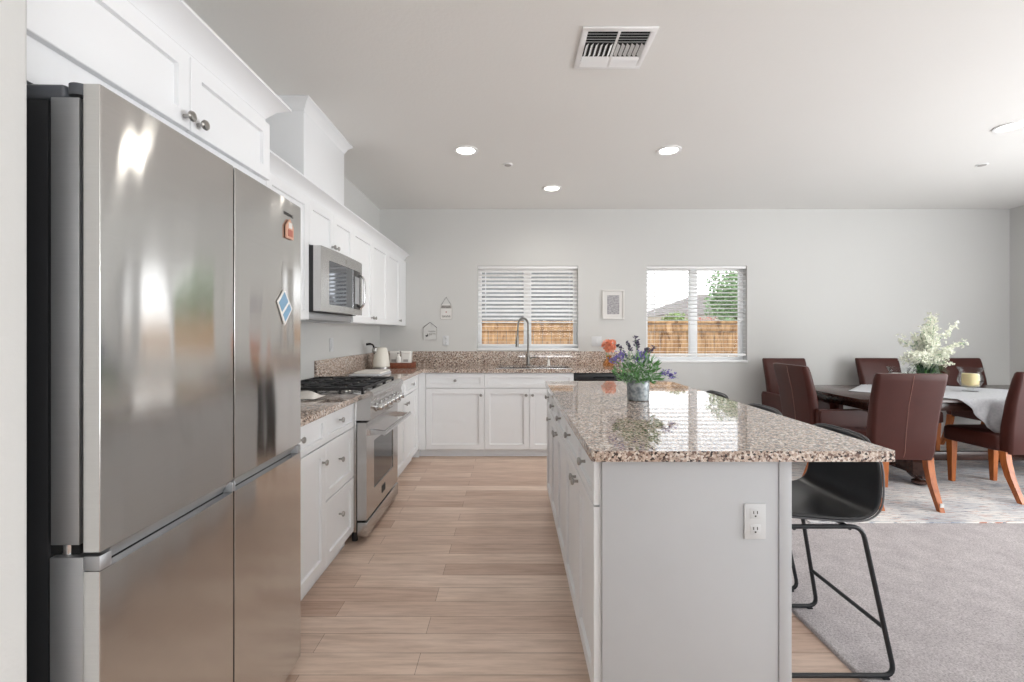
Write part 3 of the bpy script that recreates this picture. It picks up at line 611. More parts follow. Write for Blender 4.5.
# ------------------------------------------------------------------ island
IX0, IX1, IY0, IY1 = 0.292, 0.915, 1.495, 3.545
def island_cab(label, y0, y1, cols):
    t = thing('base_cabinet', label, 'cabinet', (0.6, (y0 + y1) / 2, 0))
    B().box(IX0, IX1 - 0.022, y0 + 0.0005, y1 - 0.0005, 0.095, 0.879).build('carcass', 'cab', t, smooth=0)
    B().box(IX0 + 0.012, IX1 - 0.022, y0 + 0.001, y1 - 0.001, 0.0, 0.095).build('toe_kick', 'cab', t, smooth=0)
    for a, c, kd, kw in cols:
        door_x(t, IX0, a, c, ZD, ZT, (kw, 0.82), 'drawer', '-X', 0.035); door_x(t, IX0, a, c, ZB, ZD - 0.004, (kd, 0.685), 'door', '-X')
    ISL.append(t)
ISL = []
island_cab('white island cabinet nearest the camera with the plain end panel, two drawers over two doors', IY0 + 0.02, 2.33, [(IY0 + 0.02, 1.905, 1.875, 1.69), (1.905, 2.33, 1.935, 2.12)])
island_cab('middle white island cabinet, two drawers over two doors', 2.33, 3.17, [(2.33, 2.75, 2.72, 2.53), (2.75, 3.17, 2.78, 2.94)])
island_cab('farthest white island cabinet, one drawer over one door', 3.17, IY1, [(3.17, IY1, 3.21, 3.35)])
t = ISL[0]
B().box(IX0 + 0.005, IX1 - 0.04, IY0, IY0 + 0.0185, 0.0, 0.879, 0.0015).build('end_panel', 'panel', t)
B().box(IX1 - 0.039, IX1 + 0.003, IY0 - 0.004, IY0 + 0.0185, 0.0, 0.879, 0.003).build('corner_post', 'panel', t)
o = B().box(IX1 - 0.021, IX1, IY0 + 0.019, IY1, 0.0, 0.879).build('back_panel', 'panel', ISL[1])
t = thing('island_countertop', 'speckled granite island worktop with a bar overhang', 'countertop', (0.75, 2.5, CT0))
b = B(); pts = rrect(0.751, (1.47 + 3.575) / 2, 0.493, (3.575 - 1.47) / 2, 0.012, CT0, 5); b.loft([[(x, y, z) for x, y, _ in pts] for z in (CT0 + 0.0005, CT0 + 0.003, CT1 - 0.003, CT1)])
o = b.build('slab', 'granite', t, smooth=30)
def outlet(label, c, n, size=(0.07, 0.115), kind='outlet', m='outletw'):
    c = Vector(c); t = thing('wall_outlet' if kind == 'outlet' else 'light_switch', label, kind, c)
    def bx(a, z, hw, hh, d0, d1):
        b = B()
        if n == '-Y': b.box(c.x + a - hw, c.x + a + hw, c.y - d1, c.y - d0, c.z + z - hh, c.z + z + hh, 0.0008)
        else: b.box(c.x + d0, c.x + d1, c.y + a - hw, c.y + a + hw, c.z + z - hh, c.z + z + hh, 0.0008)
        return b
    bx(0, 0, size[0] / 2, size[1] / 2, 0.0003, 0.006).build('cover_plate', m, t)
    if kind == 'outlet':
        for s_ in (-1, 1):
            f = bx(0, s_ * 0.026, 0.017, 0.017, 0.006, 0.0075).build('socket', m, t)
            for a in (-0.006, 0.006): bx(a, s_ * 0.026 + 0.004, 0.0012, 0.005, 0.0075, 0.0082).build('slot', 'ink', f)
            bx(0, s_ * 0.026 - 0.008, 0.0025, 0.0025, 0.0075, 0.0082).build('slot', 'ink', f)
    else: bx(0, 0, 0.016, 0.033, 0.006, 0.009).build('rocker', m, t)
outlet('white double outlet on the island end panel', (0.796, IY0 - 0.0005, 0.68), '-Y', m='outletw')
outlet('white outlet low on the back wall left of the sink window', (-0.775, YB, 1.20), '-Y')
outlet('white switch plate between the sink window and the orange flowers', (0.99, YB, 1.19), '-Y', (0.115, 0.115), 'switch')
outlet('white switch plate on the left wall beyond the range', (XL, 3.90, 1.19), '+X', kind='switch')

# ------------------------------------------------------------------ bar stools
def make_stool():
    t = thing('bar_stool', '', 'stool', (0, 0, 0))
    # shell: profile from front lip to back top, seat facing -X
    prof = smoothpath([(-0.225, 0.573), (-0.20, 0.592), (-0.10, 0.582), (0.02, 0.570), (0.11, 0.568), (0.175, 0.588), (0.208, 0.648), (0.220, 0.75), (0.214, 0.83), (0.206, 0.878)], 3)
    n = len(prof); NT = 14; b = B(); grid = []
    for i, p in enumerate(prof):
        s_ = i / (n - 1); row = []
        hw = 0.208 + 0.02 * math.sin(math.pi * min(1, s_ * 1.1)); side = 0.014 * math.sin(math.pi * min(1, max(0, s_ * 1.05))) ** 1.2
        for j in range(NT + 1):
            a = 2 * j / NT - 1; e = abs(a) ** 3.2
            back = max(0, (s_ - 0.62) / 0.38)
            x = p[0] - back * 0.03 * a * a - side * e * min(1, s_ / 0.5) * 0.5 * (1 if s_ > 0.5 else 0)
            z = p[1] + side * e * (1 - back) - 0.045 * abs(a) ** 5 * max(0, (s_ - 0.85) / 0.15)
            row.append((x, a * hw * (1 - 0.06 * e), z))
        grid.append(row)
    vs = [[b.bm.verts.new(q) for q in row] for row in grid]
    for i in range(n - 1):
        for j in range(NT): b.bm.faces.new((vs[i][j], vs[i][j + 1], vs[i + 1][j + 1], vs[i + 1][j]))
    o = b.build('shell', 'stool', t, smooth=80); md = o.modifiers.new('solid', 'SOLIDIFY'); md.thickness = 0.016; md.offset = -1; ms = o.modifiers.new('sub', 'SUBSURF'); ms.levels = 1; ms.render_levels = 2
    rim = [grid[i][0] for i in range(1, n)] + [grid[n - 1][j] for j in range(1, NT)] + [grid[i][NT] for i in range(n - 1, 0, -1)]
    B().tube(rim, 0.0035, 6).build('piping', 'piping', o)
    tube_r = 0.0085
    for s_ in (-1, 1):
        y = s_ * 0.19; yb = s_ * 0.215
        pts = roundpath([(-0.20, y, 0.552), (0.135, y, 0.552), (0.237, yb, 0.010), (-0.235, yb, 0.010)], 0.045, 5, True)
        B().tube(pts, tube_r, 10, True).build('sled_leg', 'metal_black', t)
    for x_, z_, yy in ((0.206, 0.18, 0.206), (-0.225, 0.20, 0.206)): B().tube([(x_, -yy, z_), (x_, yy, z_)], 0.008, 8).build('crossbar', 'metal_black', t)
    for x_ in (-0.12, 0.09): B().tube([(x_, -0.19, 0.5455), (x_, 0.19, 0.5455)], 0.008, 8).build('seat_support', 'metal_black', t)
    for x_ in (-0.20, 0.20):
        for s_ in (-1, 1): B().box(x_ - 0.012, x_ + 0.012, s_ * 0.215 - 0.010, s_ * 0.215 + 0.010, 0.0, 0.006).build('glide', 'metal_black', t)
    return t
st = make_stool()
labs = ['black leather bar stool nearest the camera, tucked under the island overhang', 'middle black bar stool of the row at the island', 'farthest black bar stool at the sink end of the island']
for k, (yy, lab) in enumerate(zip((1.93, 2.50, 3.07), labs)):
    o = st if k == 0 else dup(st)
    o.location = (1.182, yy - 0.028, 0.0165); o['label'] = lab; o['group'] = 'bar stools along the island'

# ------------------------------------------------------------------ dining group
RZ = 0.026
o = B().box(2.0, 5.75, 3.05, 5.28, 0.0165, RZ, 0.003).build('area_rug', 'rug', smooth=0); tag(o, 'distressed white, blue and rust area rug under the dining table', 'rug')
# table: top at 0.76, trestle with two blocks and bun feet
TX0, TX1, TY0, TY1 = 2.82, 5.35, 3.64, 4.64
t = thing('dining_table', 'long dark wood trestle dining table on the patterned rug', 'table', (4.08, 4.14, RZ))
b = B(); pr = rrect((TX0 + TX1) / 2, 4.14, (TX1 - TX0) / 2, 0.5, 0.05, 0, 6)
b.loft([[((x - 4.08) * k + 4.08, (y - 4.14) * k + 4.14, z) for x, y, _ in pr] for k, z in ((0.985, 0.728), (1.0, 0.736), (1.0, 0.755), (0.995, 0.760))]); b.build('tabletop', 'table', t, smooth=40)
b = B(); ax0, ax1, ay0, ay1 = TX0 + 0.10, TX1 - 0.10, TY0 + 0.08, TY1 - 0.08
for q in ((ax0, ax1, ay0, ay0 + 0.022), (ax0, ax1, ay1 - 0.022, ay1), (ax0, ax0 + 0.022, ay0 + 0.022, ay1 - 0.022), (ax1 - 0.022, ax1, ay0 + 0.022, ay1 - 0.022)): b.box(*q, 0.655, 0.7275, 0.002)
b.build('apron', 'table', t)
for xx in (3.40, 4.80):
    b = B(); b.box(xx - 0.055, xx + 0.055, 3.80, 4.48, RZ + 0.09, RZ + 0.19, 0.01); b.build('foot_beam', 'table', t)
    for yy in (3.80, 4.48):
        def octo(r, z): return [(xx + r * math.cos(R(22.5 + 45 * k)), yy + r * math.sin(R(22.5 + 45 * k)), z) for k in range(8)]
        b = B(); b.loft([octo(0.05, RZ + 0.06), octo(0.085, RZ + 0.095), octo(0.085, RZ + 0.20), octo(0.045, RZ + 0.235)]); b.build('foot_block', 'table', t, smooth=20)
        B().lathe([(0.028, RZ + 0.06), (0.03, RZ + 0.05), (0.052, RZ + 0.035), (0.052, RZ + 0.015), (0.035, RZ + 0.0005)], (xx, yy, 0), 'Z', 20).build('bun_foot', 'table', t)
    b = B(); b.lathe([(0.07, RZ + 0.19), (0.075, 0.24), (0.045, 0.27), (0.05, 0.34), (0.085, 0.44), (0.08, 0.52), (0.045, 0.58), (0.07, 0.61), (0.07, 0.655)], (xx, 4.14, 0), 'Z', 24); b.build('column', 'table', t)
    b = B(); b.box(xx - 0.05, xx + 0.05, 3.76, 4.52, 0.655, 0.7275); b.build('top_brace', 'table', t)
B().box(3.455, 4.75, 4.115, 4.165, RZ + 0.11, RZ + 0.19, 0.006).build('stretcher', 'table', t)

def make_chair(arms=False):
    """parsons chair facing +Y, local origin on the rug under the seat centre"""
    t = thing('dining_chair', '', 'chair', (0, 0, 0))
    # backrest: leans back towards -Y
    b = B(); rings = []
    for z, y, hw, hd in ((0.345, -0.215, 0.205, 0.040), (0.40, -0.222, 0.215, 0.048), (0.55, -0.235, 0.222, 0.046), (0.75, -0.268, 0.230, 0.040), (0.92, -0.312, 0.236, 0.034), (0.965, -0.325, 0.236, 0.030), (0.978, -0.329, 0.230, 0.022)): rings.append(rrect(0, y, hw, hd, min(0.026, hd * 0.9), z, 5))
    b.loft(rings); bk = b.build('backrest', 'leather', t, smooth=55)
    ys = lambda z, hd: (-0.215 if z < .4 else 0)
    B().tube([(0, -0.2570, 0.36), (0, -0.2712, 0.40), (0, -0.2820, 0.55), (0, -0.3088, 0.75), (0, -0.3467, 0.92), (0, -0.3555, 0.965)], 0.0022, 6).build('seam', 'seam', bk)
    b = B(); rings = []
    for z, s_ in ((0.355, 0.95), (0.365, 1.0), (0.43, 1.0), (0.462, 0.985), (0.474, 0.93)): rings.append(rrect(0, 0.03, 0.228 * s_ if s_ < 1 else 0.228, 0.225 * s_ if s_ < 1 else 0.225, 0.035, z, 5))
    b.loft(rings); b.build('seat', 'leather', t, smooth=55)
    for sx_ in (-1, 1):
        b = B(); x = sx_ * 0.185; b.loft([[(x - h, 0.205 - h, z), (x + h, 0.205 - h, z), (x + h, 0.205 + h, z), (x - h, 0.205 + h, z)] for z, h in ((0, 0.016), (0.36, 0.026))]); b.build('front_leg', 'legwood', t, smooth=20)
        b = B(); rg = []
        for z, y, h in ((0, -0.325, 0.018), (0.08, -0.290, 0.020), (0.18, -0.248, 0.023), (0.28, -0.222, 0.025), (0.36, -0.212, 0.026)):
            x = sx_ * 0.198; rg.append([(x - h * 0.85, y - h, z), (x + h * 0.85, y - h, z), (x + h * 0.85, y + h, z), (x - h * 0.85, y + h, z)])
        b.loft(rg); b.build('rear_leg', 'legwood', t, smooth=20)
    if arms:
        for sx_ in (-1, 1):
            b = B(); x = sx_ * 0.262; prof = [(-0.24, 0.36), (0.20, 0.36), (0.215, 0.40), (0.20, 0.585), (0.17, 0.607), (0.10, 0.614), (-0.25, 0.616), (-0.26, 0.58)]
            b.loft([[(x - 0.032 * k_, y, z if kk == 0 else z) for y, z in prof] for k_, kk in ((-1, 0), (1, 0))])
            bmesh.ops.bevel(b.bm, geom=[e for e in b.bm.edges if abs(e.verts[0].co.x - e.verts[1].co.x) < 1e-6], offset=0.012, segments=3, affect='EDGES')
            b.build('arm', 'leather', t, smooth=50)
    return t
ch = make_chair(); ca = make_chair(True)
G = 'brown leather dining chairs around the table'
# (proto, x, y, rotation, label)
def place(o, x, y, rz, lab): o.location = (x, y, RZ + 0.0005); o.rotation_euler = (0, 0, R(rz)); o['label'] = lab; o['group'] = G; return o
c1 = place(dup(ch), 2.865, 3.56, -5, 'brown leather dining chair with its back to the island, near side, left one')
b = B(); s_ = Vector((0.185 - 0.004, -0.325 - 0.013, 0.0)); b.box(0.186, 0.210, -0.338, -0.3325, 0.035, 0.062); stk = b.build('sticker', 'signw'); stk.parent = c1; 
place(ch, 3.96, 3.70, 2, 'brown leather dining chair on the near side, cut by the right picture edge')
place(dup(ch), 4.13, 4.83, 180, 'brown leather dining chair behind the table, left of the white flower arrangement')
place(dup(ch), 5.06, 4.83, 180, 'brown leather dining chair behind the table, right of the white flower arrangement')
place(dup(ca), 3.06, 4.80, 180, 'brown leather dining armchair at the far left table corner, behind its twin')
place(ca, 2.85, 4.13, -90, 'brown leather dining armchair at the left table end, seen from behind')

# diamond-laid cloth: centre (3.88, 4.14), half diagonal 0.82, corners hang over front and back edges
def make_cloth():
    b = B(); N = 44; h = 0.82 / math.sqrt(2); cx, cy = 3.88, 4.14; g = []
    for i in range(N + 1):
        row = []
        for j in range(N + 1):
            u = (2 * i / N - 1) * h; v_ = (2 * j / N - 1) * h; x = (u - v_) / math.sqrt(2); y = (u + v_) / math.sqrt(2); z = 0.7625 + 0.0008 * math.sin(20 * x) * math.sin(17 * y)
            e = abs(y) - 0.502; s_ = 1 if y > 0 else -1
            if e > 0:
                fl = 0.016 * math.sin(x * 46 + e * 8) * min(1, e / 0.12) + 0.03 * min(1, e / 0.1) * 0.3
                rr = 0.012; a = min(e / rr, math.pi / 2)
                yy = s_ * (0.502 + rr * math.sin(a) + max(0, fl)); z = z - rr * (1 - math.cos(a)) - max(0, e - rr * math.pi / 2)
                x += 0.012 * math.sin(e * 26)
            else: yy = y
            row.append(b.bm.verts.new((cx + x, cy + yy, z)))
        g.append(row)
    for i in range(N):
        for j in range(N): b.bm.faces.new((g[i][j], g[i + 1][j], g[i + 1][j + 1], g[i][j + 1]))
    bmesh.ops.recalc_face_normals(b.bm, faces=b.bm.faces)
    o = b.build('table_cloth', 'cloth', smooth=80); md = o.modifiers.new('solid', 'SOLIDIFY'); md.thickness = 0.0025; md.offset = 1; tag(o, 'pale grey square cloth laid diagonally with a corner hanging off the table', 'tablecloth')
make_cloth()
t = thing('placemat', 'dark woven placemat on the table by the near left chair', 'placemat', (3.16, 3.78, 0.7605))
b = B(); b.loft([rrect(3.16, 3.77, 0.13, 0.085, 0.02, z) for z in (0.7606, 0.7700)]); b.build('mat', 'potbrown', t)

# flower arrangement
fx, fy, fz = 3.76, 4.14, 0.766
t = thing('flower_arrangement', 'tall white blossom arrangement with grassy leaves in a brown pot', 'flowers', (fx, fy, fz))
B().lathe([(0.05, fz), (0.07, fz + 0.02), (0.078, fz + 0.08), (0.066, fz + 0.125), (0.07, fz + 0.135), (0.06, fz + 0.135), (0.055, fz + 0.10), (0.001, fz + 0.10)], (fx, fy, 0)).build('pot', 'potbrown', t)
rs = random.Random(3); stems = B(); blos = B(); lf = B(); ld = B(); random.seed(11)
zt = fz + 0.13
tips = [(-0.10, 0.50), (0.02, 0.61), (0.06, 0.58), (-0.03, 0.57), (0.15, 0.53), (0.14, 0.40), (0.27, 0.39), (0.21, 0.30), (0.28, 0.27), (-0.19, 0.41), (-0.30, 0.31), (-0.22, 0.26), (0.0, 0.45), (-0.08, 0.36), (0.08, 0.33), (0.18, 0.22), (-0.12, 0.24), (0.03, 0.50), (-0.06, 0.44), (0.10, 0.45), (-0.16, 0.30), (0.24, 0.33), (0.12, 0.28), (-0.02, 0.28), (0.05, 0.24)]
for dx, dz in tips:
    dy = rs.uniform(-0.20, 0.20) * (1 - 0.5 * dz); tip = Vector((fx + dx * 0.92, fy + dy, fz + dz * 1.13)); base = Vector((fx + rs.uniform(-.02, .02), fy + rs.uniform(-.02, .02), fz + 0.10))
    mid = (base + tip) / 2 + Vector((-dx * 0.25, 0, 0.07)); pts = smoothpath([base, mid, tip], 7); stems.tube(pts, 0.0018, 5)
    for k, p in enumerate(pts[5:]):
        for _ in range(9):
            q = p + Vector((rs.gauss(0, .017), rs.gauss(0, .017), rs.gauss(0, .015)))
            for _ in range(3): blos.leaf(q, (rs.uniform(-1, 1), rs.uniform(-1, 1), rs.uniform(-.6, 1)), rs.uniform(.014, .022), .014, .3)
    for _ in range(7):
        p = rs.choice(pts[3:]); lf.leaf(p, (rs.uniform(-1, 1), rs.uniform(-1, 1), rs.uniform(-.2, 1)), .035, .012, .3)
stems.build('stem', 'leaf', t); blos.build('blossom', 'petalw', t, smooth=0, rec=False); lf.build('leaf', 'leaf2', t, smooth=0, rec=False)
def blade(b, base, out, h, droop, wd):
    pts = smoothpath([Vector(base), Vector(base) + Vector((out[0] * .4, out[1] * .4, h)), Vector(base) + Vector((out[0], out[1], h - droop))], 5); s_ = Vector((-out[1], out[0], 0)).normalized(); n = len(pts); pv = None
    for k, p in enumerate(pts):
        w_ = wd * (1 - (k / (n - 1)) ** 2) * 0.5 + 0.0005; a, c = b.bm.verts.new(p + s_ * w_), b.bm.verts.new(p - s_ * w_)
        if pv: b.bm.faces.new((pv[0], a, c, pv[1]))
        pv = (a, c)
for k in range(46):
    a = rs.uniform(0, 6.28); r_ = rs.uniform(.06, .17); blade(lf if k % 2 and False else ld, (fx + .03 * math.cos(a), fy + .03 * math.sin(a), fz + 0.11), (r_ * math.cos(a), r_ * math.sin(a)), rs.uniform(.05, .14), rs.uniform(0, .07), .014)
ld.build('grass_leaf', 'leafd', t, smooth=0, rec=False)
l2 = B()
for k in range(40):
    a = rs.uniform(0, 6.28); r_ = rs.uniform(.06, .15); blade(l2, (fx + .03 * math.cos(a), fy + .03 * math.sin(a), fz + 0.11), (r_ * math.cos(a), r_ * math.sin(a)), rs.uniform(.05, .13), rs.uniform(0, .05), .010)
l2.build('grass_leaf', 'leaf', t, smooth=0, rec=False)

def hurricane(label, x, y, wax, hr):
    z = 0.766
    t = thing('candle_holder', label, 'candle holder', (x, y, z))
    gl = B().lathe([(0.055, z), (0.055, z + .006), (0.02, z + .014), (0.02, z + .026), (0.06, z + .04), (0.088, z + .09), (0.082, z + .14), (0.068, z + .17), (0.092, z + .215), (0.089, z + .215), (0.065, z + .17), (0.079, z + .14), (0.085, z + .09), (0.058, z + .043), (0.001, z + .035)], (x, y, 0), 'Z', 28).build('glass_bowl', 'vase', t, smooth=60)
    t2 = thing('candle', label.replace('clear glass hurricane holder', 'pillar candle').replace('with a', 'inside its glass, the').replace(' candle on', ' one on'), 'candle', (x, y, z + .045))
    t2['label'] = ('cream pillar candle in the glass holder right of the white flowers' if wax == 'wax' else 'white pillar candle in the glass holder left of the white flowers')
    B().lathe([(hr - .004, z + .046), (hr, z + .05), (hr, z + .155), (hr - .004, z + .16), (.012, z + .157), (.001, z + .156)], (x, y, 0), 'Z', 24).build('wax', wax, t2)
    B().cyl((x, y, z + .156), (x, y, z + .168), .0015, n=6).build('wick', 'ink', t2)
hurricane('clear glass hurricane bowl right of the white flowers on the dining table', 4.13, 4.10, 'wax', 0.058)
hurricane('clear glass hurricane bowl left of the white flowers on the dining table', 3.52, 4.14, 'waxw', 0.052)

# ------------------------------------------------------------------ island plant
px_, py_, pz = 0.715, 2.58, CT1
t = thing('potted_lavender', 'lavender arrangement in a galvanised pot on the island', 'plant', (px_, py_, pz))
B().lathe([(0.055, pz + .0005), (0.060, pz + .004), (0.062, pz + .06), (0.063, pz + .108), (0.066, pz + .112), (0.063, pz + .115), (0.058, pz + .112), (0.055, pz + .09), (0.001, pz + .09)], (px_, py_, 0), 'Z', 30).build('pot', 'galv', t)
rs = random.Random(5); lf = B(); lp = B(); random.seed(21)
for k in range(150):
    a = rs.uniform(0, 6.28); e = rs.uniform(0.05, 1.5); r_ = rs.uniform(.03, .10) + .055 * math.sin(e)
    base = Vector((px_ + .02 * math.cos(a), py_ + .02 * math.sin(a), pz + .10)); d = Vector((math.cos(a) * math.cos(e), math.sin(a) * math.cos(e), math.sin(e)))
    p = base + d * r_
    (lf if k % 3 else lp).leaf(p, d + Vector((rs.uniform(-.5, .5), rs.uniform(-.5, .5), rs.uniform(-.3, .5))), rs.uniform(.03, .055), rs.uniform(.009, .015), .4)
    for _ in range(3): (lf if rs.random() > .35 else lp).leaf(base + d * r_ * rs.uniform(.4, 1.05), (rs.uniform(-1, 1), rs.uniform(-1, 1), rs.uniform(-.4, 1)), rs.uniform(.022, .042), rs.uniform(.007, .012), .3)
lf.build('foliage', 'leaf', t, smooth=0, rec=False); lp.build('foliage', 'leaf2', t, smooth=0, rec=False)
for dx, dz, dy, col_ in ((-.125, .315, .0, 'spike'), (-.055, .325, .03, 'spike'), (-.022, .355, -.02, 'spike'), (.008, .335, .04, 'spike'), (.055, .295, .0, 'spike'), (.105, .30, .03, 'spike'), (-.125, .245, -.03, 'petalp'), (-.155, .225, .02, 'petalp'), (.01, .275, -.04, 'petalp'), (.04, .255, -.03, 'petalp'), (-.01, .245, 0, 'petalp'), (-.10, .265, 0, 'petalp'), (.165, .155, -.03, 'petalp'), (.205, .135, -.02, 'petalp'), (-.07, .25, .0, 'petalw')):
    base = Vector((px_, py_, pz + .1)); tip = Vector((px_ + dx, py_ + dy, pz + dz)); mid = (base + tip) / 2 + Vector((-dx * .15, 0, .02)); pts = smoothpath([base, mid, tip], 6)
    o = B().tube(pts, .0014, 5).build('stem', 'leaf', t); b = B(); L = .05 if col_ == 'spike' else .035; d = (pts[-1] - pts[-3]).normalized()
    for k in range(42):
        q = tip - d * rs.uniform(0, L); wv = .006 if col_ == 'spike' else .016
        b.leaf(q + Vector((rs.uniform(-wv, wv), rs.uniform(-wv, wv), rs.uniform(-wv, wv))), (rs.uniform(-1, 1), rs.uniform(-1, 1), rs.uniform(0, 1)), .016, .009, .2)
    b.build('flower_spike', col_, o, smooth=0, rec=False)

# ------------------------------------------------------------------ things on the counters
vx, vy = 1.085, 5.10
t = thing('flower_vase', 'amber glass vase with a round bunch of orange flowers, beyond the sink', 'vase', (vx, vy, CT1))
B().lathe([(0.062, CT1 + .0005), (0.068, CT1 + .01), (0.06, CT1 + .05), (0.03, CT1 + .09), (0.036, CT1 + .125), (0.033, CT1 + .125), (0.027, CT1 + .09), (0.056, CT1 + .05), (0.06, CT1 + .012), (0.001, CT1 + .008)], (vx, vy, 0)).build('glass_body', 'amber', t)
b = B(); rs = random.Random(9)
for k in range(5): B().tube([(vx + rs.uniform(-.01, .01), vy, CT1 + .06), (vx + rs.uniform(-.05, .05), vy + rs.uniform(-.04, .04), CT1 + .19)], .002, 5).build('stem', 'leaf', t)
for cxx, cyy, czz in ((0, 0, 0), (-.045, .01, .015), (.045, 0, .01), (0, .02, .05), (-.035, -.03, .045), (.035, -.03, .05), (0, -.05, .02), (-.02, -.04, -.02), (.03, -.04, -.015)):
    b = B()
    for k in range(60):
        d = Vector((rs.gauss(0, 1), rs.gauss(0, 1), rs.gauss(0, 1))).normalized(); b.leaf(Vector((vx + cxx, vy + cyy, CT1 + .215 + czz)) + d * .015, d + Vector((rs.uniform(-.6, .6), rs.uniform(-.6, .6), rs.uniform(-.6, .6))), .032, .022, .4)
    b.build('flower', 'petalo', t, smooth=0, rec=False)

kx, ky = -1.355, 4.72
t = thing('electric_kettle', 'cream electric kettle with a black handle in the counter corner', 'kettle', (kx, ky, CT1))
B().lathe([(0.088, CT1 + .0005), (0.09, CT1 + .006), (0.088, CT1 + .022), (0.07, CT1 + .024)], (kx, ky, 0), 'Z', 28).build('base', 'nickel', t)
bd = B().lathe([(0.08, CT1 + .0245), (0.086, CT1 + .03), (0.084, CT1 + .08), (0.072, CT1 + .16), (0.058, CT1 + .215), (0.05, CT1 + .222), (0.03, CT1 + .228), (0.001, CT1 + .229)], (kx, ky, 0), 'Z', 28).build('body', 'cream', t)
B().tube(smoothpath([(kx - .05, ky - .03, CT1 + .15), (kx - .066, ky - .04, CT1 + .20), (kx - .07, ky - .045, CT1 + .245), (kx - .095, ky - .06, CT1 + .262), (kx - .135, ky - .075, CT1 + .258)]), [.012] * 6 + [.009] * 12 + [.012] * 7, 10).build('handle', 'black', t)
b = B(); b.lathe([(0.02, CT1 + .17), (0.03, CT1 + .185), (0.026, CT1 + .22), (0.012, CT1 + .235)], (kx - .055, ky - .035, 0), 'Z', 14); b.build('spout', 'nickel', t)
t = thing('wooden_tray', 'brown wooden tray on the counter beside the kettle', 'tray', (-1.215, 4.93, CT1)); TR = [t]
b = B(); b.box(-1.345, -1.075, 4.83, 5.03, CT1 + .0005, CT1 + .014, .002); b.build('bottom', 'traywood', t)
for q in ((-1.345, -1.075, 4.818, 4.83), (-1.345, -1.075, 5.03, 5.042), (-1.357, -1.345, 4.818, 5.042), (-1.075, -1.063, 4.818, 5.042)): B().box(*q, CT1 + .0005, CT1 + .058, .002).build('side', 'traywood', t)
for k, (x, y, hw, h, lab) in enumerate(((-1.280, 4.97, .046, .135, 'white ceramic canister at the left back of the wooden tray'), (-1.145, 4.95, .052, .135, 'white ceramic canister at the right of the wooden tray'))):
    z = CT1 + .0145; t = thing('canister', lab, 'canister', (x, y, z))
    B().loft([rrect(x, y, hw * s_, hw * s_, .014, zz) for s_, zz in ((.94, z), (1, z + .006), (1, z + h - .012), (.96, z + h))]).build('body', 'white', t)
    B().loft([rrect(x, y, hw * s_, hw * s_, .014, zz) for s_, zz in ((1.03, z + h + .0005), (1.05, z + h + .006), (1.05, z + h + .022), (.98, z + h + .028))]).build('lid', 'white', t)
    B().box(x - .025, x + .025, y - hw - .001, y - hw - .0002, z + .05, z + .075).build('label_print', 'signg', t)
z = CT1 + .0145; t = thing('soap_bottle', 'slim white bottle standing at the front of the wooden tray', 'bottle', (-1.215, 4.87, z))
B().lathe([(.025, z), (.028, z + .005), (.028, z + .10), (.012, z + .12), (.010, z + .135)], (-1.215, 4.87, 0)).build('body', 'white', t); B().cyl((-1.215, 4.87, z + .1355), (-1.215, 4.87, z + .150), .013, n=14).build('cap', 'nickel', t)
t = thing('folded_towel', 'folded white towel lying on the counter beyond the range', 'towel', (-1.28, 4.15, CT1))
b = B(); b.loft([rrect(-1.28, 4.13, .135 * k, .20 * k, .02, CT1 + zz) for k, zz in ((.98, .0005), (1, .004), (1, .012), (.98, .016))]); b.build('lower_fold', 'cloth', t)
b = B(); b.loft([rrect(-1.27, 4.15, .12 * k, .17 * k, .02, CT1 + zz) for k, zz in ((.98, .0165), (1, .020), (1, .026), (.97, .031))]); b.build('upper_fold', 'waxw', t)
t = thing('paper_napkin', 'crumpled white napkin on the counter between refrigerator and range', 'napkin', (-1.22, 2.66, CT1))
b = B(); rs = random.Random(2); N = 9; g = []
for i in range(N):
    g.append([b.bm.verts.new((-1.36 + .24 * i / (N - 1), 2.58 + .15 * j / (N - 1), CT1 + .004 + (0.030 * abs(math.sin(i * .5 + j * .4)) + rs.uniform(0, .004)) * (1 - (2 * j / (N - 1) - 1) ** 4) * (1 - (2 * i / (N - 1) - 1) ** 6))) for j in range(N)])
for i in range(N - 1):
    for j in range(N - 1): b.bm.faces.new((g[i][j], g[i + 1][j], g[i + 1][j + 1], g[i][j + 1]))
o = b.build('sheet', 'waxw', t, smooth=60); md = o.modifiers.new('solid', 'SOLIDIFY'); md.thickness = .002; md.offset = 1

# ------------------------------------------------------------------ on the back wall
def P3(px, py): s_ = F_PX / YB; return (px - 512) / s_, 1.30 + (332 - py) / s_
t = thing('wall_sign', 'small jar-shaped hanging sign with faint lettering, upper of the two signs', 'sign', (P3(446.5, 309)[0], YB - .004, P3(446.5, 309)[1]))
x0, z0 = P3(440.5, 319.5); x1, z1 = P3(452, 304); c = (x1 - x0) * .22
B().poly([(x0 + c * .5, YB - .001, z0), (x1 - c * .5, YB - .001, z0), (x1, YB - .001, z0 + c * .6), (x1, YB - .001, z1 - c), (x1 - c, YB - .001, z1), (x0 + c, YB - .001, z1), (x0, YB - .001, z1 - c), (x0, YB - .001, z0 + c * .6)], (0, -.006, 0)).build('board', 'signw', t, smooth=0)
B().box(x0 + .006, x1 - .006, YB - .0085, YB - .007, z1 - .052, z1 - .016, .001).build('band', 'signg', t)
xm = (x0 + x1) / 2; B().tube([(x0 + .01, YB - .006, z1 - .01), (xm, YB - .006, P3(0, 297.3)[1]), (x1 - .01, YB - .006, z1 - .01)], .0022, 6).build('hanger', 'ink', t)
B().tube([(x0, YB - .006, z1 - c), (x0, YB - .006, z0 + .01), (x0 + .012, YB - .006, z0), (x1 - .012, YB - .006, z0), (x1, YB - .006, z0 + .01), (x1, YB - .006, z1 - c)], .002, 6).build('edging', 'signg', t)
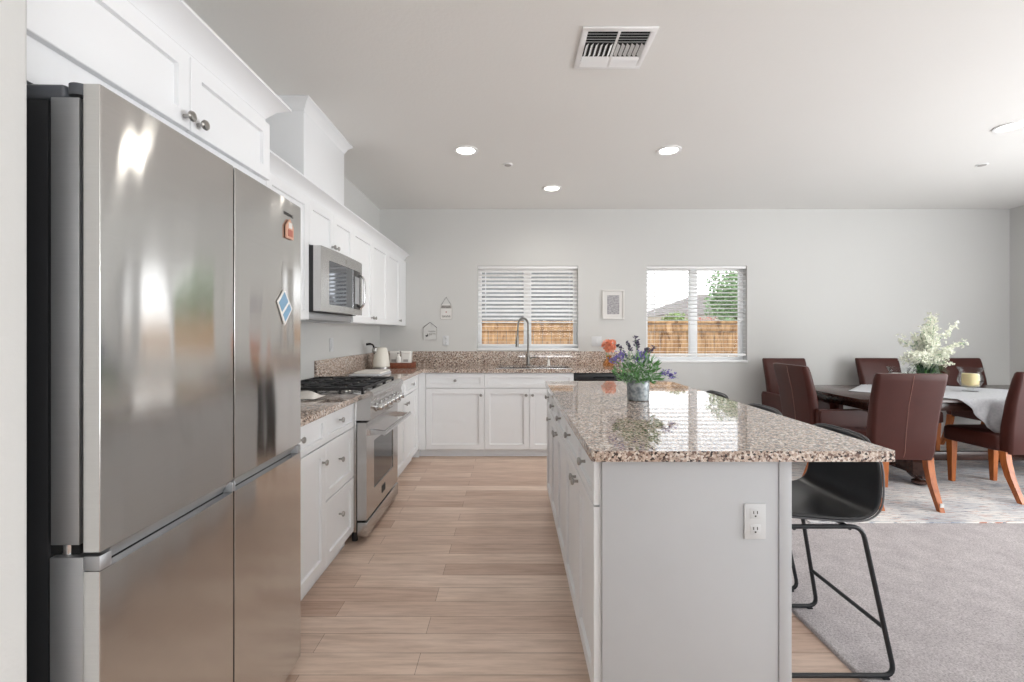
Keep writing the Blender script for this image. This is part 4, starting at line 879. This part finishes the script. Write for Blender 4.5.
def scrawl(x0, x1, z, h, m, par, seed, n=5, y=YB - .0092):
    r = random.Random(seed); b = B(); st = (x1 - x0) / n
    for k in range(n):
        a = x0 + st * k; pts = [(a + st * .15, y, z + r.uniform(0, h)), (a + st * .35, y, z + h), (a + st * .5, y, z), (a + st * .75, y, z + h * r.uniform(.5, 1)), (a + st * .85, y, z + r.uniform(0, .3) * h)]; b.tube(pts, .0017, 4)
    b.build('lettering', m, par, smooth=0)
scrawl(x0 + .015, x1 - .015, z1 - .046, .022, 'ink', t, 1); scrawl(x0 + .015, x1 - .015, z0 + .024, .024, 'ink', t, 2, y=YB - .0075)
B().ball((xm, YB - .0072, (z0 + z1) / 2 - .004), .008, 2, (1, .2, 1)).build('heart', 'rust', t)
t = thing('wall_sign', 'small house-shaped sign with faint lettering, lower of the two signs', 'sign', (P3(430, 332)[0], YB - .004, P3(430, 332)[1]))
x0, z0 = P3(423.6, 340.3); x1, z1 = P3(436.6, 327.5); xm = (x0 + x1) / 2
B().poly([(x0, YB - .001, z0), (x1, YB - .001, z0), (x1, YB - .001, z1), (xm, YB - .001, z1 + .05), (x0, YB - .001, z1)], (0, -.006, 0)).build('board', 'wall', t, smooth=0)
B().tube([(x0 - .004, YB - .006, z1 - .002), (xm, YB - .006, z1 + .062), (x1 + .004, YB - .006, z1 - .002)], .003, 6).build('roof_line', 'ink', t)
B().tube([(x0, YB - .008, z1 - .01), (x0, YB - .008, z0 + .004), (x1, YB - .008, z0 + .004), (x1, YB - .008, z1 - .01)], .0022, 5).build('edging', 'signg', t)
B().box(x0 + .055, x1 - .01, YB - .0085, YB - .007, z1 - .045, z1 - .041).build('rule', 'ink', t); scrawl(x0 + .065, x1 - .01, z1 - .085, .022, 'signg', t, 4, 4, YB - .0075)
b = B(); b.ball((x0 + .038, YB - .0072, z0 + .052), .013, 2, (1.2, .2, .7)); b.box(x0 + .046, x0 + .052, YB - .009, YB - .007, z0 + .05, z0 + .078); b.build('bird', 'ink', t)
t = thing('picture_frame', 'framed grey print with a wide white border, between the two windows', 'picture', (P3(613, 305)[0], YB - .01, P3(613, 305)[1]))
x0, z0 = P3(602, 319.5); x1, z1 = P3(624, 290); b = B()
for q in ((x0, x1, z0, z0 + .018), (x0, x1, z1 - .018, z1), (x0, x0 + .018, z0 + .018, z1 - .018), (x1 - .018, x1, z0 + .018, z1 - .018)): b.box(q[0], q[1], YB - .022, YB - .001, q[2], q[3], .002)
b.build('frame', 'signw', t)
B().box(x0 + .018, x1 - .018, YB - .010, YB - .002, z0 + .018, z1 - .018).build('mount', 'signw', t); B().box(x0 + .058, x1 - .058, YB - .0115, YB - .0101, z0 + .062, z1 - .062).build('print', 'print', t)

# ------------------------------------------------------------------ ceiling
def downlight(x, y, label, power=26):
    t = thing('ceiling_light', label, 'ceiling light', (x, y, ZC), 'round recessed ceiling lights')
    B().lathe([(.095, -.0005), (.094, -.006), (.078, -.010), (.070, -.004), (.070, -.0005)], (x, y, ZC), 'Z', 32).build('trim_ring', 'trim', t, smooth=60)
    B().lathe([(.0695, -.0012), (.066, -.0045), (.001, -.0055)], (x, y, ZC), 'Z', 32).build('lens', 'lamp', t, smooth=60)
    l = light('ceiling_light_beam', 'SPOT', (x, y, ZC - .015), (0, 0, 0), power, (1, .95, .88), spot_size=R(165), spot_blend=1.0, shadow_soft_size=.065)
for x, y, lb in ((-.365, 3.61, 'round recessed ceiling light over the aisle near the range'), (1.246, 3.61, 'round recessed ceiling light above the far end of the island'), (.40, 4.56, 'round recessed ceiling light nearest the sink window'), (3.50, 3.19, 'round recessed ceiling light over the dining area, at the right picture edge')): downlight(x, y, lb)
t = thing('air_vent', 'white square louvred air register in the ceiling above the island', 'vent', (.515, 2.31, ZC))
b = B(); x0, x1, y0, y1 = .335, .695, 2.145, 2.485; z = ZC - .0005; fw = .03
for q in ((x0, x1, y0, y0 + fw), (x0, x1, y1 - fw, y1), (x0, x0 + fw, y0 + fw, y1 - fw), (x1 - fw, x1, y0 + fw, y1 - fw)): b.box(*q, z - .008, z, .003)
b.box(.51, .522, y0 + fw, y1 - fw, z - .008, z); b.build('frame', 'trim', t)
B().box(x0 + fw, x1 - fw, y0 + fw, y1 - fw, z - .0015, z - .0002).build('duct_opening', 'dark', t)
for sx0, sx1, sd in ((x0 + fw, .51, -1), (.522, x1 - fw, 1)):
    for y_, ang in [(2.19 + .020 * k, 38) for k in range(4)] + [(2.385 + .021 * k, -38) for k in range(4)]:
        b = B(); c, s_ = math.cos(R(ang)) * .0085, math.sin(R(ang)) * .0085; zc = z - .0085
        b.loft([[(xx, y_ - c, zc - s_), (xx, y_ + c, zc + s_), (xx, y_ + c, zc + s_ + .0012), (xx, y_ - c, zc - s_ + .0012)] for xx in (sx0, sx1)]); b.build('louvre', 'trim', t, smooth=0)
    n = 6; st = (sx1 - sx0) / n
    for k in range(n):
        b = B(); xx = sx0 + st * (k + .5); c, s_ = math.cos(R(42)) * .0095, -sd * math.sin(R(42)) * .0095; zc = z - .0085
        b.loft([[(xx - c, yy, zc - s_), (xx + c, yy, zc + s_), (xx + c, yy, zc + s_ + .0012), (xx - c, yy, zc - s_ + .0012)] for yy in (2.27, 2.365)]); b.build('louvre', 'trim', t, smooth=0)
for x, y, lb in ((-.035, 3.92, 'small round fire sprinkler cap in the ceiling between two kitchen lights'), (4.05, 3.92, 'small round fire sprinkler cap in the ceiling over the dining table')):
    t = thing('sprinkler_cap', lb, 'sprinkler', (x, y, ZC)); B().lathe([(.042, -.0005), (.042, -.004), (.036, -.007), (.001, -.007)], (x, y, ZC), 'Z', 24).build('cover', 'trim', t); B().lathe([(.03, -.0075), (.028, -.0095), (.001, -.0095)], (x, y, ZC), 'Z', 24).build('disc', 'signg', t)

# ------------------------------------------------------------------ outside
GZ = -0.30
struct(B().box(-25, 45, YB + .16, 70, GZ - .3, GZ).build('ground', 'ground', smooth=0))
FYD = 7.30; FT = 1.475
t = thing('wooden_fence', 'tan cedar board fence seen through both windows', 'fence', (2, FYD, GZ))
x = -4.0; rs = random.Random(4)
fp = B(); k = 0
while x < 10:
    h = FT - .04; fp.box(x, x + .137, FYD, FYD + .018, GZ, h, .002); x += .145
fp.build('board', 'fence', t, smooth=0)
B().box(-4, 10, FYD - .045, FYD + .06, FT - .035, FT, .004).build('top_cap', 'fence', t)
B().box(-4, 10, FYD - .022, FYD - .001, FT - .16, FT - .036, .003).build('top_rail', 'fence', t)
for x in (-3.2, -.8, 1.52, 2.45, 4.0, 6.4, 8.8): B().box(x, x + .09, FYD - .10, FYD - .023, GZ, FT - .036, .004).build('post', 'fence', t)
# grey lap-sided house behind the fence, left
t = thing('neighbour_house', 'grey house with lap siding, filling the sink window above the fence', 'house', (-2, 9.5, GZ))
b = B(); z = GZ; prof = [(9.62, GZ)]
while z < 5.2: prof += [(9.50, z), (9.515, z + .18)]; z += .18
prof += [(9.62, z)]; b.loft([[(x, y, zz) for y, zz in prof] for x in (-9, 1.85)]); b.build('siding', 'siding', t, smooth=0)
B().box(-9, 1.85, 9.63, 16, GZ, 5.2).build('wall', 'siding', t, smooth=0); B().box(1.8505, 1.93, 9.48, 9.62, GZ, 5.2).build('corner_board', 'trim', t)
b = B(); b.loft([[(-9.4, 9.1, 5.2), (2.2, 9.1, 5.2), (2.2, 16.4, 5.2), (-9.4, 16.4, 5.2)], [(-9.4, 12.7, 7.0), (-1.2, 12.7, 7.0), (-1.2, 12.8, 7.0), (-9.4, 12.8, 7.0)]]); b.build('roof', 'roof', t, smooth=0)
# far house with hip roof
def house(label, x0, x1, y0, y1, h, rh):
    t = thing('far_house', label, 'house', ((x0 + x1) / 2, (y0 + y1) / 2, GZ)); B().box(x0, x1, y0, y1, GZ, h).build('wall', 'stucco', t, smooth=0); e = .4; xm = (x0 + x1) / 2; ym = (y0 + y1) / 2
    b = B(); b.loft([[(x0 - e, y0 - e, h), (x1 + e, y0 - e, h), (x1 + e, y1 + e, h), (x0 - e, y1 + e, h)], [(xm - .3, ym - .1, h + rh), (xm + .3, ym - .1, h + rh), (xm + .3, ym + .1, h + rh), (xm - .3, ym + .1, h + rh)]]); b.build('roof', 'roof', t, smooth=0)
    for k in range(2): B().box(x0 + 1 + k * 2.4, x0 + 2.2 + k * 2.4, y0 - .03, y0 + .02, .8, 1.7).build('window', 'ovenglass', t)
house('distant house with a grey-brown hip roof beyond the fence', 8.2, 14.6, 24, 31, 2.2, 1.35)
def crownleaf(b, c, r, n, rs, size, sq=(1, 1, 1)):
    for _ in range(n):
        d = Vector((rs.gauss(0, 1), rs.gauss(0, 1), rs.gauss(0, 1))).normalized() * r * rs.uniform(.55, 1.05) ** .6
        d = Vector((d.x * sq[0], d.y * sq[1], d.z * sq[2])); b.leaf(Vector(c) + d, (rs.uniform(-1, 1), rs.uniform(-1, 1), rs.uniform(-1, 1)), size * rs.uniform(.7, 1.3), size * .55, .3)
def tree(name, label, x, y, z, r, m, n, size, cat='tree', sq=(1, 1, 1)):
    t = thing(name, label, cat, (x, y, GZ)); B().tube([(x, y, GZ), (x + .05, y, z - r * .3), (x, y + .05, z)], [.09, .07, .04], 8).build('trunk', 'bark', t); rs = random.Random(int(x * 10)); b = B()
    for k in range(14):
        a = Vector((rs.gauss(0, 1), rs.gauss(0, 1), rs.gauss(0, .9))).normalized() * r * .6; crownleaf(b, (x + a.x * sq[0], y + a.y * sq[1], z + a.z * sq[2]), r * .5, n // 14, rs, size)
    b.build('foliage', m, t, smooth=0, rec=False)
tree('green_tree', 'round green tree standing behind the fence at the right of the second window', 6.85, 14, 2.38, .92, 'tree', 5200, .11)
tree('green_shrub', 'pale green shrub rising over the fence in the left pane', 3.05, 8.3, 1.36, .30, 'bush', 1500, .06, 'shrub', (1.35, 1, .9))
tree('red_shrub', 'small reddish shrub just above the fence left of the round tree', 4.15, 9.8, 1.42, .24, 'redbush', 700, .05, 'shrub', (1.3, 1, .8))
tree('green_shrub', 'low green shrub between the reddish shrub and the round tree', 4.95, 10.4, 1.38, .26, 'tree', 800, .06, 'shrub', (1.3, 1, .8))
